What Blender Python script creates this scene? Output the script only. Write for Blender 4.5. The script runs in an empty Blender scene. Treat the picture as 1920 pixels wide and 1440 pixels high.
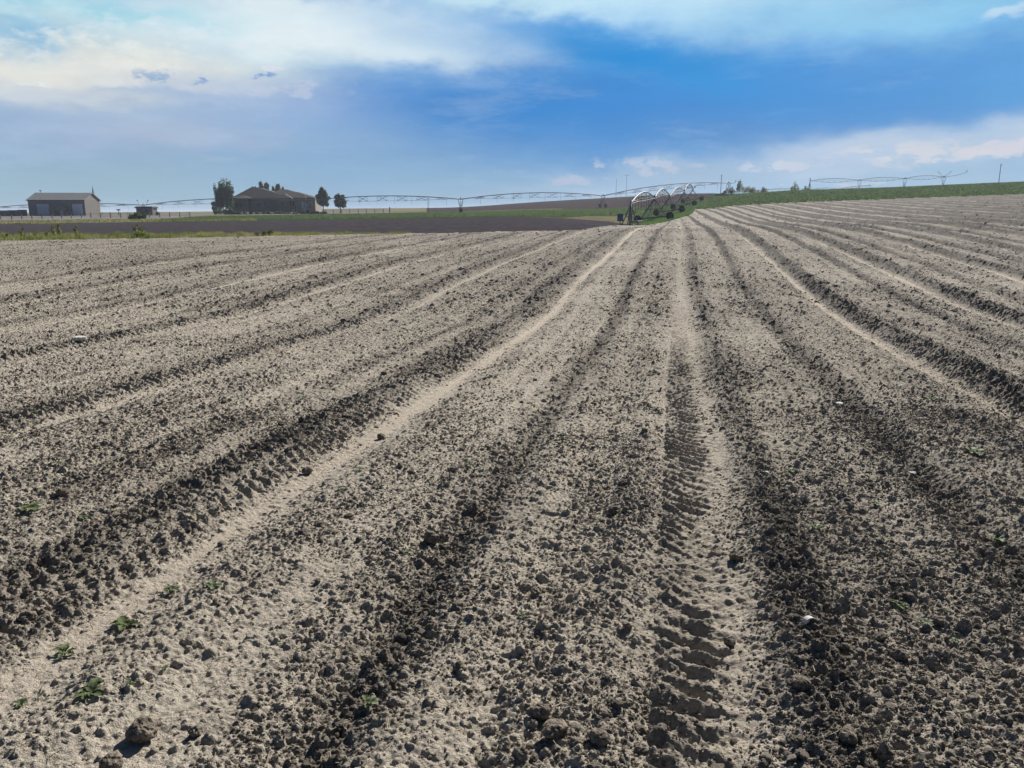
import bpy, bmesh, math, random
import numpy as np
from mathutils import Vector, Matrix
random.seed(4); RNG=np.random.default_rng(11)
C=bpy.context.scene.collection
R=math.radians
F=1450.0; TH=math.atan(320/F); CT,ST=math.cos(TH),math.sin(TH)
FH=F/CT; YAW=math.atan((1270-960)/FH); EYE=1.7
HX,HY=-math.sin(YAW),math.cos(YAW); RX,RY=math.cos(YAW),math.sin(YAW)
def slope(py):
    v=np.asarray(py,float)-720; return -(F*ST+v*CT)/(F*CT-v*ST)
def cam2w(xc,yc): return xc*RX+yc*HX, xc*RY+yc*HY
def w2cam(x,y): return x*RX+y*RY, x*HX+y*HY
NEAR=[(.3,1.70),(3,1.70),(6,1.74),(10,1.86),(15,1.95)]
COLS={ # column px : (depth, picture row)
-900:[(28,488),(50,455),(62,444),(130,424),(180,416),(250,408),(300,408),(420,407),(800,401),(4000,399.5)],
0:[(28,486),(50,452),(62,441),(130,420),(180,413),(250,403.5),(290,407),(420,406),(800,399.5),(4000,399)],
350:[(28,482),(50,445),(62,438),(130,415),(180,409),(250,401.5),(290,404),(420,402),(800,397.5),(4000,398)],
650:[(28,479),(50,439),(62,435),(130,411),(180,407),(250,402.5),(300,395),(400,391.5),(800,391),(4000,395)],
860:[(28,478),(50,434.5),(62,431),(130,407),(180,404),(250,399.5),(300,393.5),(400,390),(800,390.5),(4000,395)],
1000:[(28,478),(48,431.5),(62,428.5),(130,405),(180,402),(260,394.5),(500,378),(800,384),(4000,395)],
1180:[(28,478),(45,430),(62,427),(105,425),(135,421),(160,410),(180,402),(270,391),(500,367),(800,378),(4000,394)],
1250:[(28,478),(45,429),(62,425),(105,423),(131,420.5),(145,418),(167,405),(200,402.5),(232,388.5),(500,363),(800,376),(4000,394)],
1330:[(28,477),(45,428.5),(60,421.5),(85,407),(130,389),(180,383),(250,370),(500,361),(800,376),(4000,394)],
1450:[(28,476),(45,427.5),(60,419.5),(85,403),(130,382),(180,370),(250,356.5),(400,366),(800,384),(4000,395)],
1650:[(28,473),(45,422),(60,412),(85,394),(130,375),(180,363),(250,350),(400,364),(800,384),(4000,395)],
1920:[(28,469),(45,414),(60,401),(85,384),(130,365.5),(180,352),(250,337.5),(400,358),(800,384),(4000,395)],
2800:[(28,460),(45,402),(60,388),(85,370),(130,350),(180,336),(250,320),(400,350),(800,380),(4000,395)]}
_LY=np.linspace(math.log(.3),math.log(4000),500); _PC=np.linspace(-900,2800,371)
def _tab():
    ks=sorted(COLS); T=[]
    for k in ks:
        D=[d for d,_ in NEAR]+[d for d,_ in COLS[k]]
        Z=[-h for _,h in NEAR]+[float(slope(r))*d for d,r in COLS[k]]
        t=np.interp(_LY,np.log(D),Z); T.append(t)
    T=np.array(T)
    # smooth along distance (gaussian in log depth), then blend columns
    w=np.exp(-.5*(np.arange(-14,15)/5.)**2); w/=w.sum()
    T=np.array([np.convolve(np.pad(t,14,mode='edge'),w,'valid') for t in T])
    O=np.array([np.interp(_PC,ks,T[:,j]) for j in range(len(_LY))]).T
    w=np.exp(-.5*(np.arange(-12,13)/4.)**2); w/=w.sum()
    return np.apply_along_axis(lambda a:np.convolve(np.pad(a,12,mode='edge'),w,'valid'),0,O)
_T=_tab()
def zbase(x,y):
    xc,yc=w2cam(np.asarray(x,float),np.asarray(y,float))
    r=np.hypot(xc,yc)
    ycc=np.maximum(yc,np.maximum(.3,.25*r)); p=960+FH*xc/ycc
    a=np.clip((p+900)/10,0,369.999); b=np.clip((np.log(ycc)-_LY[0])/(_LY[1]-_LY[0]),0,498.999)
    i=a.astype(int); j=b.astype(int); fa=a-i; fb=b-j
    return (_T[i,j]*(1-fa)*(1-fb)+_T[i+1,j]*fa*(1-fb)+_T[i,j+1]*(1-fa)*fb+_T[i+1,j+1]*fa*fb)
def onground(px,py):
    v=py-720; s=float(slope(py)); k=(px-960)/(F*CT-v*ST)
    D=np.exp(np.linspace(math.log(1),math.log(900),6000))
    x,y=cam2w(D*k,D); z=zbase(x,y)
    h=np.nonzero(z>=s*D)[0]
    return (x[h[0]],y[h[0]],D[h[0]]) if len(h) else None
# ---------------------------------------------------------------- camera, sun, sky, exposure
scn=bpy.context.scene
cd=bpy.data.cameras.new('camera'); cam=bpy.data.objects.new('camera',cd); C.objects.link(cam); scn.camera=cam
cd.sensor_width=36; cd.lens=36*F/1920; cd.clip_start=.05; cd.clip_end=20000
cam.location=(0,0,0); cam.rotation_euler=(R(90)-TH,0,YAW)
SUN_AZ=R(28); SUN_EL=R(34)          # azimuth to the right of the viewing direction
sx,sy=cam2w(math.sin(SUN_AZ),math.cos(SUN_AZ))
sdir=Vector((sx*math.cos(SUN_EL),sy*math.cos(SUN_EL),math.sin(SUN_EL)))
ld=bpy.data.lights.new('sun','SUN'); ld.energy=4.8; ld.angle=R(.53); ld.color=(1,.955,.88)
sun=bpy.data.objects.new('sun',ld); C.objects.link(sun); sun.rotation_euler=sdir.to_track_quat('Z','Y').to_euler()
scn.view_settings.view_transform='Standard'; scn.view_settings.look='None'
scn.view_settings.gamma=1; scn.view_settings.exposure=.62
def lin(c):
    return tuple((v/255/12.92 if v/255<=.04045 else ((v/255+.055)/1.055)**2.4) for v in c)
def px2ae(px,py):
    v=py-720; k=F*CT-v*ST; xc=(px-960)/k; z=-(F*ST+v*CT)/k
    return math.atan2(xc,1),math.atan2(z,math.hypot(xc,1))
class N:      # arithmetic on shader sockets
    nt=None
    def __init__(s,k): s.k=k
    @staticmethod
    def m(op,*a):
        n=N.nt.nodes.new('ShaderNodeMath'); n.operation=op
        for i,v in enumerate(a):
            if isinstance(v,N): N.nt.links.new(v.k,n.inputs[i])
            else: n.inputs[i].default_value=v
        return N(n.outputs[0])
    def __add__(s,o): return N.m('ADD',s,o)
    def __sub__(s,o): return N.m('SUBTRACT',s,o)
    def __mul__(s,o): return N.m('MULTIPLY',s,o)
    __radd__=__add__; __rmul__=__mul__
def mixc(nt,f,a,b):
    n=nt.nodes.new('ShaderNodeMix'); n.data_type='RGBA'; n.clamp_factor=True
    for i,v in ((0,f),(6,a),(7,b)):
        if isinstance(v,N): v=v.k
        if isinstance(v,(int,float)): n.inputs[i].default_value=v
        elif isinstance(v,(tuple,list)): n.inputs[i].default_value=(*v[:3],1)
        else: nt.links.new(v,n.inputs[i])
    return n.outputs[2]
w=bpy.data.worlds.new('World'); scn.world=w; w.use_nodes=True
nt=w.node_tree; N.nt=nt; bg=nt.nodes['Background']; SKY_S=.1; bg.inputs[1].default_value=SKY_S
tc=nt.nodes.new('ShaderNodeTexCoord')
def dotv(v):
    n=nt.nodes.new('ShaderNodeVectorMath'); n.operation='DOT_PRODUCT'
    nt.links.new(tc.outputs['Generated'],n.inputs[0]); n.inputs[1].default_value=v; return N(n.outputs['Value'])
dX=dotv((RX,RY,0)); dY=dotv((HX,HY,0)); dZ=dotv((0,0,1))
AZ=N.m('ARCTAN2',dX,dY); EL=N.m('ARCSINE',dZ)
def cnoise(scale,detail,sx,sy,off,rough=.55,kind='ShaderNodeTexNoise'):
    cb=nt.nodes.new('ShaderNodeCombineXYZ')
    nt.links.new((AZ*sx).k,cb.inputs[0]); nt.links.new((EL*sy).k,cb.inputs[1]); cb.inputs[2].default_value=off
    n=nt.nodes.new(kind); n.inputs['Scale'].default_value=scale; n.inputs['Detail'].default_value=detail; n.inputs['Roughness'].default_value=rough
    nt.links.new(cb.outputs[0],n.inputs['Vector']); return N(n.outputs[0]),n
n1,_=cnoise(3.2,6,1,2.2,1.3); n2,_=cnoise(3.2,6,1,2.2,7.7); n3,_=cnoise(16,7,1,1.8,3.1,.6); n4,_=cnoise(14,6,1,2,9.4,.6)
A=AZ+(n1-.5)*.17+(n3-.5)*.07; B=EL+(n2-.5)*.08+(n4-.5)*.042
sky=nt.nodes.new('ShaderNodeTexSky'); sky.sky_type='NISHITA'; sky.sun_disc=False
sky.sun_elevation=SUN_EL; sky.sun_rotation=math.atan2(sdir.x,sdir.y)
ramp=nt.nodes.new('ShaderNodeValToRGB'); cr=ramp.color_ramp
pts=[(-.02,(128,170,202)),(.02,(134,175,208)),(.07,(88,150,206)),(.13,(44,130,208)),(.2,(28,130,212)),(.28,(24,134,216)),(.55,(54,84,124)),(1.4,(42,50,66))]  # upper sky out of view darkened to weaken ambient light
mr=N.m('MULTIPLY',EL+.02,1/1.5); nt.links.new(mr.k,ramp.inputs[0])
while len(cr.elements)<len(pts): cr.elements.new(.5)
for e,(p,c) in zip(cr.elements,pts): e.position=(p+.02)/1.5; e.color=(*lin(c),1)
gain=1/SKY_S
def G(c): return tuple(v*gain/2**scn.view_settings.exposure for v in lin(c))
vm=nt.nodes.new('ShaderNodeVectorMath'); vm.operation='SCALE'; nt.links.new(ramp.outputs[0],vm.inputs[0]); vm.inputs['Scale'].default_value=gain/2**scn.view_settings.exposure
col=mixc(nt,.975,sky.outputs[0],vm.outputs[0])
wsp,_=cnoise(7,9,1,3.4,4.4,.62); WISP=wsp
def blob(px,py,rx,ry,c,wt=1,rot=0,pw=1.0,raw=False):
    global col
    a0,e0=px2ae(px,py); co,si=math.cos(R(rot)),math.sin(R(rot))
    da=(AZ if raw else A)-a0; de=(EL if raw else B)-e0
    u=(da*co+de*si)*(1485/rx); v=(de*co-da*si)*(1485/ry)
    d=u*u+v*v
    if pw!=1: d=N.m('POWER',d,pw)
    m=N.m('EXPONENT',d*-1)*wt
    if sum(c)>590: m=m*(WISP*1.1+.45)
    col=mixc(nt,m,col,G(c)); return m
# deep blue gaps, veils and cloud banks
blob(640,118,190,34,(40,130,208),.85,-4)
blob(1000,230,330,80,(42,132,206),.85)
blob(1170,95,230,42,(34,144,218),.95,-8)
blob(1300,130,170,40,(34,144,218),.7,-14)
blob(150,350,620,75,(148,180,196),.9)
blob(230,225,470,75,(162,184,210),.85)
blob(330,252,260,22,(176,188,212),.6,-2)
blob(620,300,160,120,(132,172,210),.6)
blob(560,178,170,36,(178,194,226),.7,-3)
blob(250,60,520,75,(186,216,226),.9,pw=1.3)
blob(120,118,340,50,(232,232,224),1,1,pw=1.5)
blob(560,58,330,48,(222,236,241),1,-2,pw=1.6)
blob(640,60,240,34,(228,240,244),.9,-3,pw=1.6)
blob(780,60,150,34,(206,226,240),.9,-6,pw=1.3)
blob(900,70,150,26,(150,190,228),.5,-8)
blob(50,55,75,26,(128,186,222),.85)
blob(230,18,190,17,(146,208,228),.7)
blob(390,150,190,18,(170,190,218),.6,0)
blob(300,172,260,10,(150,178,216),.6,-2)
blob(1010,2,330,30,(196,228,242),.95,-3,pw=1.4)
blob(1390,-5,260,62,(206,236,250),.95,pw=1.2)
blob(1450,50,330,60,(128,188,232),.5)
blob(1600,160,260,50,(74,146,212),.7)
blob(1750,5,280,38,(150,208,238),.8)
blob(1850,14,38,9,(206,230,244),.8,4,pw=2)
blob(1950,120,190,90,(98,168,224),.6)
blob(1820,264,370,42,(184,204,226),1,4,pw=1.6)
blob(1560,288,130,16,(186,200,224),.8,4,pw=1.5)
blob(1600,345,420,36,(160,192,218),.9)
blob(1700,300,300,22,(180,200,222),.8,4)
blob(1250,334,190,28,(158,186,214),.9,2,pw=1.4)
blob(1180,98,200,32,(20,138,214),.85,-8)
blob(930,200,240,50,(38,130,206),.6)
# crisp small cumulus: noise threshold inside soft windows
c1,_=cnoise(34,8,1,2.0,2.2,.62)
def puffs(px,py,rx,ry,c,lo,hi,wt=.9,rot=0):
    global col
    a0,e0=px2ae(px,py); co,si=math.cos(R(rot)),math.sin(R(rot))
    da=AZ-a0; de=EL-e0; u=(da*co+de*si)*(1485/rx); v=(de*co-da*si)*(1485/ry)
    m=N.m('EXPONENT',N.m('POWER',u*u+v*v,1.6)*-1)
    n=nt.nodes.new('ShaderNodeMapRange'); n.interpolation_type='SMOOTHSTEP'
    nt.links.new((c1+(m-1)*.25).k,n.inputs[0]); n.inputs[1].default_value=lo; n.inputs[2].default_value=hi
    col=mixc(nt,N(n.outputs[0])*m*wt,col,G(c))
puffs(1720,288,140,24,(208,212,222),.40,.52)
puffs(1890,276,90,24,(212,212,222),.40,.52)
puffs(1460,312,80,14,(198,208,224),.41,.52)
puffs(1560,345,120,7,(196,204,220),.46,.56,.8)
puffs(1200,314,130,20,(190,200,220),.42,.54,.8)
puffs(1085,338,70,16,(182,190,212),.42,.54,.7)
puffs(290,142,55,18,(128,166,208),.46,.54,.7)
puffs(375,148,26,12,(112,154,208),.40,.52,.75,20)
puffs(495,143,28,10,(110,152,210),.38,.48,.9)
puffs(505,128,30,7,(222,226,234),.42,.5,.8)
puffs(85,160,45,6,(232,236,232),.40,.5,.9)
puffs(150,95,300,40,(236,238,232),.40,.62,.6)
puffs(330,60,260,40,(222,234,240),.44,.62,.6)
puffs(520,165,150,30,(196,206,226),.44,.6,.6)
puffs(60,15,200,30,(190,224,236),.42,.6,.6)
puffs(220,155,60,10,(226,230,228),.44,.54,.7)
# faint fibrous streaks over everything
st,_=cnoise(5,10,1,5,12.2,.7); sv=nt.nodes.new('ShaderNodeVectorMath'); sv.operation='SCALE'; nt.links.new(col,sv.inputs[0]); nt.links.new((st*.30+.85).k,sv.inputs['Scale']); col=sv.outputs[0]
wh,_=cnoise(6,9,1,4.5,21.4,.68); wm=nt.nodes.new('ShaderNodeMapRange'); wm.interpolation_type='SMOOTHSTEP'; wm.inputs[1].default_value=.5; wm.inputs[2].default_value=.72; nt.links.new(wh.k,wm.inputs[0]); col=mixc(nt,N(wm.outputs[0])*.16,col,G((205,220,232)))
# sky behind the camera dimmed to cut fill light on shaded faces
bk=nt.nodes.new('ShaderNodeMapRange'); bk.inputs[1].default_value=-.5; bk.inputs[2].default_value=.5; bk.inputs[3].default_value=.32; bk.inputs[4].default_value=1; nt.links.new(dY.k,bk.inputs[0])
bs=nt.nodes.new('ShaderNodeVectorMath'); bs.operation='SCALE'; nt.links.new(col,bs.inputs[0]); nt.links.new(bk.outputs[0],bs.inputs['Scale']); nt.links.new(bs.outputs[0],bg.inputs[0])
# ---------------------------------------------------------------- helpers
def mat(name,base,rough=.9,metal=0,noise=None,bump=None,spec=.3):
    m=bpy.data.materials.new(name); m.use_nodes=True; t=m.node_tree; b=t.nodes['Principled BSDF']
    b.inputs['Roughness'].default_value=rough; b.inputs['Metallic'].default_value=metal
    b.inputs['Specular IOR Level'].default_value=spec; b.inputs['Base Color'].default_value=(*base,1)
    tcn=t.nodes.new('ShaderNodeTexCoord')
    if noise:                     # (scale, second colour, low, high[, detail])
        sc,c2,lo,hi=noise[:4]
        n=t.nodes.new('ShaderNodeTexNoise'); n.inputs['Scale'].default_value=sc; n.inputs['Detail'].default_value=8; n.inputs['Roughness'].default_value=.65
        t.links.new(tcn.outputs['Object'],n.inputs[0])
        r=t.nodes.new('ShaderNodeMapRange'); r.inputs[1].default_value=lo; r.inputs[2].default_value=hi
        t.links.new(n.outputs[0],r.inputs[0])
        t.links.new(mixc(t,r.outputs[0],base,c2),b.inputs['Base Color'])
    if bump:
        n=t.nodes.new('ShaderNodeTexNoise'); n.inputs['Scale'].default_value=bump[0]; n.inputs['Detail'].default_value=6
        t.links.new(tcn.outputs['Object'],n.inputs[0])
        bp=t.nodes.new('ShaderNodeBump'); bp.inputs['Strength'].default_value=bump[1]; bp.inputs['Distance'].default_value=bump[2]
        t.links.new(n.outputs[0],bp.inputs['Height']); t.links.new(bp.outputs[0],b.inputs['Normal'])
    return m
def leafy(m,k=.45):            # let light through thin leaves
    t=m.node_tree; b=t.nodes['Principled BSDF']; o=t.nodes['Material Output']; tr=t.nodes.new('ShaderNodeBsdfTranslucent'); mx=t.nodes.new('ShaderNodeMixShader')
    src=b.inputs['Base Color'].links[0].from_socket; sc=t.nodes.new('ShaderNodeVectorMath'); sc.operation='MULTIPLY'; sc.inputs[1].default_value=(1.5,1.6,.9)
    t.links.new(src,sc.inputs[0]); t.links.new(sc.outputs[0],tr.inputs[0]); mx.inputs[0].default_value=k
    t.links.new(b.outputs[0],mx.inputs[1]); t.links.new(tr.outputs[0],mx.inputs[2]); t.links.new(mx.outputs[0],o.inputs[0]); return m
def link(name,me,m=None,parent=None):
    o=bpy.data.objects.new(name,me); C.objects.link(o)
    if m is not None:
        for mm in (m if isinstance(m,(list,tuple)) else [m]): me.materials.append(mm)
    if parent: o.parent=parent
    return o
def tag(o,label=None,cat=None,group=None,kind=None):
    for k,v in (('label',label),('category',cat),('group',group),('kind',kind)):
        if v: o[k]=v
    return o
def thing(name,loc,label,cat,group=None,rz=0):
    o=bpy.data.objects.new(name,None); C.objects.link(o); o.location=loc; o.rotation_euler=(0,0,rz); o.empty_display_size=.3
    return tag(o,label,cat,group)
def npmesh(name,V,Fq,cols=None,attrs=None,smooth=False):
    me=bpy.data.meshes.new(name); V=np.asarray(V,np.float32); Fq=np.asarray(Fq,np.int32)
    me.vertices.add(len(V)); me.vertices.foreach_set('co',V.ravel())
    me.loops.add(Fq.size); me.loops.foreach_set('vertex_index',Fq.ravel())
    k=Fq.shape[1]; me.polygons.add(len(Fq)); me.polygons.foreach_set('loop_start',np.arange(0,Fq.size,k,dtype=np.int32))
    me.update(calc_edges=True)
    for an,av in (attrs or {}).items():
        a=me.attributes.new(an,'FLOAT','POINT'); a.data.foreach_set('value',np.asarray(av,np.float32))
    me.polygons.foreach_set('use_smooth',np.full(len(Fq),smooth))
    return me
class MB:
    def __init__(s): s.bm=bmesh.new()
    def box(s,c,d,rz=0,rx=0,bev=0):
        M=Matrix.Translation(c)@Matrix.Rotation(rz,4,'Z')@Matrix.Rotation(rx,4,'X')@Matrix.Diagonal((*d,1))
        r=bmesh.ops.create_cube(s.bm,size=1,matrix=M)
        if bev:
            es=list({e for v in r['verts'] for e in v.link_edges}); bmesh.ops.bevel(s.bm,geom=es,offset=bev,segments=2,affect='EDGES')
        return s
    def tube(s,pts,r,n=6,r2=None,cap=True):
        pts=[Vector(p) for p in pts]; rings=[]; L=len(pts)
        for i,p in enumerate(pts):
            d=(pts[min(i+1,L-1)]-pts[max(i-1,0)]).normalized()
            u=d.cross(Vector((0,0,1))) 
            if u.length<1e-3: u=Vector((1,0,0))
            u.normalize(); v=d.cross(u); rr=r if r2 is None else r+(r2-r)*i/(L-1)
            rings.append([s.bm.verts.new(p+(u*math.cos(2*math.pi*k/n)+v*math.sin(2*math.pi*k/n))*rr) for k in range(n)])
        for a,b in zip(rings,rings[1:]):
            for k in range(n): s.bm.faces.new((a[k],a[(k+1)%n],b[(k+1)%n],b[k]))
        if cap: s.bm.faces.new(rings[0][::-1]); s.bm.faces.new(rings[-1])
        return s
    def poly(s,pts,th=None,dir=None):
        vs=[s.bm.verts.new(p) for p in pts]; f=s.bm.faces.new(vs)
        if th:
            r=bmesh.ops.extrude_face_region(s.bm,geom=[f]); d=Vector(dir or f.normal)
            f.normal_update(); d=Vector(dir) if dir else f.normal
            bmesh.ops.translate(s.bm,verts=[g for g in r['geom'] if isinstance(g,bmesh.types.BMVert)],vec=d*th)
        return s
    def solid(s,verts,faces):
        vs=[s.bm.verts.new(v) for v in verts]
        for f in faces: s.bm.faces.new([vs[i] for i in f])
        return s
    def ball(s,c,rad,seg=2,jit=0):
        r=bmesh.ops.create_icosphere(s.bm,subdivisions=seg,radius=1)
        for v in r['verts']:
            k=1+random.uniform(-jit,jit); v.co=Vector((v.co.x*rad[0]*k+c[0],v.co.y*rad[1]*k+c[1],v.co.z*rad[2]*k+c[2]))
        return s
    def build(s,name,m,parent=None,smooth=False):
        bmesh.ops.recalc_face_normals(s.bm,faces=s.bm.faces)
        me=bpy.data.meshes.new(name); s.bm.to_mesh(me); s.bm.free()
        if smooth: me.polygons.foreach_set('use_smooth',[True]*len(me.polygons))
        return link(name,me,m,parent)
def GP(px,D,dz=0):                 # point on the ground, column px of the photo's horizon, depth D
    x,y=cam2w(D*(px-960)/FH,D); return Vector((x,y,float(zbase(x,y))+dz))
def P3(px,py,D):
    v=py-720; k=F*CT-v*ST; xc=D*(px-960)/k; x,y=cam2w(xc,D); return Vector((x,y,float(slope(py))*D))
# value noise on a random table
_TB=RNG.random((512,512)).astype(np.float32)
def vn(x,y,s=0):
    x=x+s*17.31; y=y+s*41.77
    i=np.floor(x).astype(np.int64); j=np.floor(y).astype(np.int64); fx=(x-i).astype(np.float32); fy=(y-j).astype(np.float32)
    fx=fx*fx*(3-2*fx); fy=fy*fy*(3-2*fy); i&=511; j&=511; i1=(i+1)&511; j1=(j+1)&511
    return (_TB[i,j]*(1-fx)+_TB[i1,j]*fx)*(1-fy)+(_TB[i,j1]*(1-fx)+_TB[i1,j1]*fx)*fy-.5
_J1=RNG.random((512,512)).astype(np.float32); _J2=RNG.random((512,512)).astype(np.float32); _J3=RNG.random((512,512)).astype(np.float32)
def lumps(x,y,cell,rmin,rmax,dens,s=0):      # domed clods pressed into the surface
    x=x/cell+s*13.7; y=y/cell+s*7.9; i=np.floor(x).astype(np.int64); j=np.floor(y).astype(np.int64); H=np.zeros(len(x),np.float32)
    for di in (-1,0,1):
        for dj in (-1,0,1):
            a=(i+di)&511; b=(j+dj)&511; k=_J3[a,b]
            r=rmin+(rmax-rmin)*((k*7.31)%1)**2
            dx=(x-(i+di+.15+.7*_J1[a,b])); dy=(y-(j+dj+.15+.7*_J2[a,b]))*(1+.4*((k*3.7)%1))
            q=1-(dx*dx+dy*dy)/(r*r)
            H=np.maximum(H,np.where((q>0)&(k<dens),np.sqrt(np.maximum(q,0))*r,0))
    return H*cell
def sstep(a,b,x): t=np.clip((x-a)/(b-a),0,1); return t*t*(3-2*t)
def bell(x,c,w): return np.exp(-((x-c)/w)**2)
# ---------------------------------------------------------------- the ploughed field
LT=[-16.6,-13.8,-11,-8.2,-5.25,-2.35,.2,3.12,5.95,8.8,11.65,14.5,17.35,20.2,23,25.9,28.7,31.6,34.4,37.3,40,43,45.8,48.6,51.5,54,57]     # wheel furrows
DT=[-15.2,-12.4,-9.6,-6.8,-3.75,-1.1,1.7,4.95,7.4,10.3,13.1,15.9,18.8,21.6,24.4,27.3,30.1,33,35.8,38.6,41.5,44.3,47.2,50,52.8]     # planter furrows
def profile(X,Y,yc):
    wob=.16*vn(Y/9,X*0+3.3,5)+.05*vn(Y/1.7,X*0+8.1,6)
    wob=wob*sstep(3,14,yc); X=X+wob
    H=np.zeros(len(X),np.float32); rough=np.full(len(X),.66,np.float32); moist_shade=np.full(len(X),.27,np.float32); sand=np.zeros(len(X),np.float32)  # soil darkening: real damp of the bands plus painted shade
    far=sstep(18,50,yc)
    for c in LT:
        amp=.075 if c in(3.12,5.95,8.8) else (.05 if c>0 else .035 if c==-2.35 else .024); amp=amp+(.14-amp)*far*(c>1)
        w=.19-.07*far; H-=amp*bell(X,c,w*1.15)
        if c>1: H+=amp*.95*bell(X,c+.46,.2); moist_shade+=(.3+.25*far)*bell(X,c+.34,.17); rough+=.4*bell(X,c+.42,.22)  # bank face away from the sun: its shade also put into the colour
        else: H+=amp*.5*bell(X,c+.34,.13)+amp*.5*bell(X,c-.42,.16); rough+=.3*bell(X,c-.55,.3); moist_shade+=(.25 if c<-1 else 0)*bell(X,c-.6,.35)
        s=bell(X,c,.095 if c in(-2.35,3.12,5.95,8.8) else .08) if c!=.2 else bell(X,.31,.12)*.6
        if c!=-2.35: s=s*np.clip(.62+1.1*vn(Y/(2.2+yc*.15),X*0+c,30),.1,1)
        else: s=s*np.clip(1.15-.35*sstep(7,20,yc)+.9*vn(Y/1.3,X/.14,36),.25,1)
        rough-=.56*s; moist_shade-=.3*s
        sand=np.maximum(sand,s*(.95 if c in(-2.35,.2,3.12,5.95,8.8) else .55))
    for c in DT:
        amp=(.03+.08*far*(c>1))*(1 if c>-2 else .6); H-=amp*bell(X,c,.16); H+=amp*.8*bell(X,c+.28,.14)
        k=.95 if c in(-1.1,1.7) else 1 if c==4.95 else .7 if c>0 else .4
        rough+=.36*k*bell(X,c,.15); moist_shade+=(.36*k+.3*far)*bell(X,c+.06,.13)
    # bank right of the tread track, damp and shade painted into its colour
    rough+=.42*bell(X,.60,.15); moist_shade+=.28*bell(X,.60,.14)
    big=vn(X/2.3,Y/3.1,9)+.6*vn(X/.9,Y/1.1,10)
    moist_shade+=.30*sstep(5,30,yc)  # shading of backlit crumbs farther out, painted as darker soil
    z=sstep(.45,.9,X)*(1-sstep(9,22,yc)); rough+=z*.16; moist_shade+=z*.05
    z=sstep(-2.75,-3.1,X)*sstep(-5.4,-4.4,X); rough+=z*.1*(1-far); moist_shade+=z*.03
    z=bell(X,-.55,.33)*(1-sstep(5.5,8,yc)); moist_shade-=.08*z; rough-=.08*z
    z=bell(X,-1.75,.42); moist_shade-=.08*z*(1-far); rough-=.1*z*(1-far)
    rough+=big*.3; moist_shade+=big*.16; rough*=1+.12*sstep(-2.8,-8,X)
    fr=vn(X/.13,Y/2.6,60)+.6*vn(X/.06,Y/1.2,61); H+=.013*fr*(1+far); rough+=.35*fr; moist_shade+=.10*fr
    return H,np.clip(rough,.05,1.7),np.clip(moist_shade,0,1),np.clip(sand,0,1),X
def relief(X,Y,yc,full=True):
    H,rg,mo,sa,Xw=profile(X,Y,yc)
    rg=rg*(1-.72*bell(X,.14,.16)*(1-sstep(14,30,yc))); sm=np.clip(rg,.22,2)
    H=H+rg*(.030*vn(X/.34,Y/.4,1)*(1-.3*sstep(6,14,yc))+.026*vn(X/.13,Y/.12,2))+sm*(.017*vn(X/.05,Y/.042,3)+.017*vn(X/.026,Y/.021,4)+.014*vn(X/.014,Y/.016,15))
    H=H+sm*.010*np.abs(vn(X/.085,Y/.05,17))*2
    H=H+.05*vn(X/1.6,Y/2.4,8)*sstep(5,16,yc)+(.03+.02*rg)*vn(X/.5,Y/.9,12)*sstep(14,40,yc)
    nf=1-sstep(14,26,yc)
    H=H+nf*rg*(.9*lumps(X,Y,.075,.12,.42,.55,1)+.8*lumps(X,Y,.034,.15,.45,.7,2))+sstep(6,18,yc)*rg*.8*lumps(X,Y,.17,.12,.4,.6,3)
    # tread lugs: the clear wheel track, and fainter ones on the other banks
    for c,wd,am,sg in ((.2,.22,.024,1),(-2.62,.12,.016,1),(-2.95,.16,.016,1),(3.42,.17,.02,-1),(6.3,.17,.02,-1),(-5.6,.2,.02,1),(-8.6,.25,.02,1)):
        t=(Xw-(c-wd))/(2*wd); ins=sstep(-.02,.06,t)*(1-sstep(.36 if c==.2 else .8,.95 if c==.2 else 1.05,t))
        ph=Y/.118+sg*t*1.25+1.1*vn(Y/.5,X/.4,13)+.35*vn(Y/.12,X/.08,33); q=.5+.5*np.sin(2*np.pi*ph); q=q**1.6*np.clip(1+.9*vn(Y/.3,X/.16,31),.3,1.3)+.3*vn(X/.05,Y/.03,32)
        H=H+(am*ins*q*(.8+.6*np.clip(vn(X/.25,Y/.35,14)+.5,0,1))+am*ins*.55*(vn(X/.03,Y/.025,34)+.8*vn(X/.015,Y/.014,35)))*(1-sstep(6 if c==.2 else 16,19 if c==.2 else 30,yc))
        mo=np.clip(mo+(.14 if c==.2 else .1)*ins*q*(1-sstep(6,14,yc)),0,1)  # lug shading also put into the soil colour
    return H,rg,mo,sa
EDGE_P=[-900,0,350,650,860,1000,1090,1120,1150,1172,1190,1200,1250,1280,1297,1301,1320,1340,1450,2800]
EDGE_D=[50,50,50,50,49,48,47,66,95,112,109,104,120,128,131,170,152,136,130,130]
def edge(p): return np.interp(p,EDGE_P,EDGE_D)
ys=[1.3]
while ys[-1]<172:
    y=ys[-1]; ys.append(y+(.0022*y if y<7 else .0030*y if y<50 else .0045*y))
ys=np.array(ys); ps=np.arange(-330,2251,2.2)
Yg,Pg=np.meshgrid(ys,ps,indexing='ij'); Yc=Yg.ravel(); Pc=Pg.ravel(); X,Y=cam2w(Yc*(Pc-960)/FH,Yc)
keep=Yc<=edge(Pc)*1.0
H,rg,mo,sa=relief(X,Y,Yc)
Z=zbase(X,Y)+H
nr,nc=len(ys),len(ps); I=np.arange(nr*nc).reshape(nr,nc)
Q=np.stack([I[:-1,:-1],I[:-1,1:],I[1:,1:],I[1:,:-1]],-1).reshape(-1,4)
Q=Q[keep[Q].all(1)]
used=np.zeros(nr*nc,bool); used[Q.ravel()]=True; rm=np.cumsum(used)-1
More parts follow.
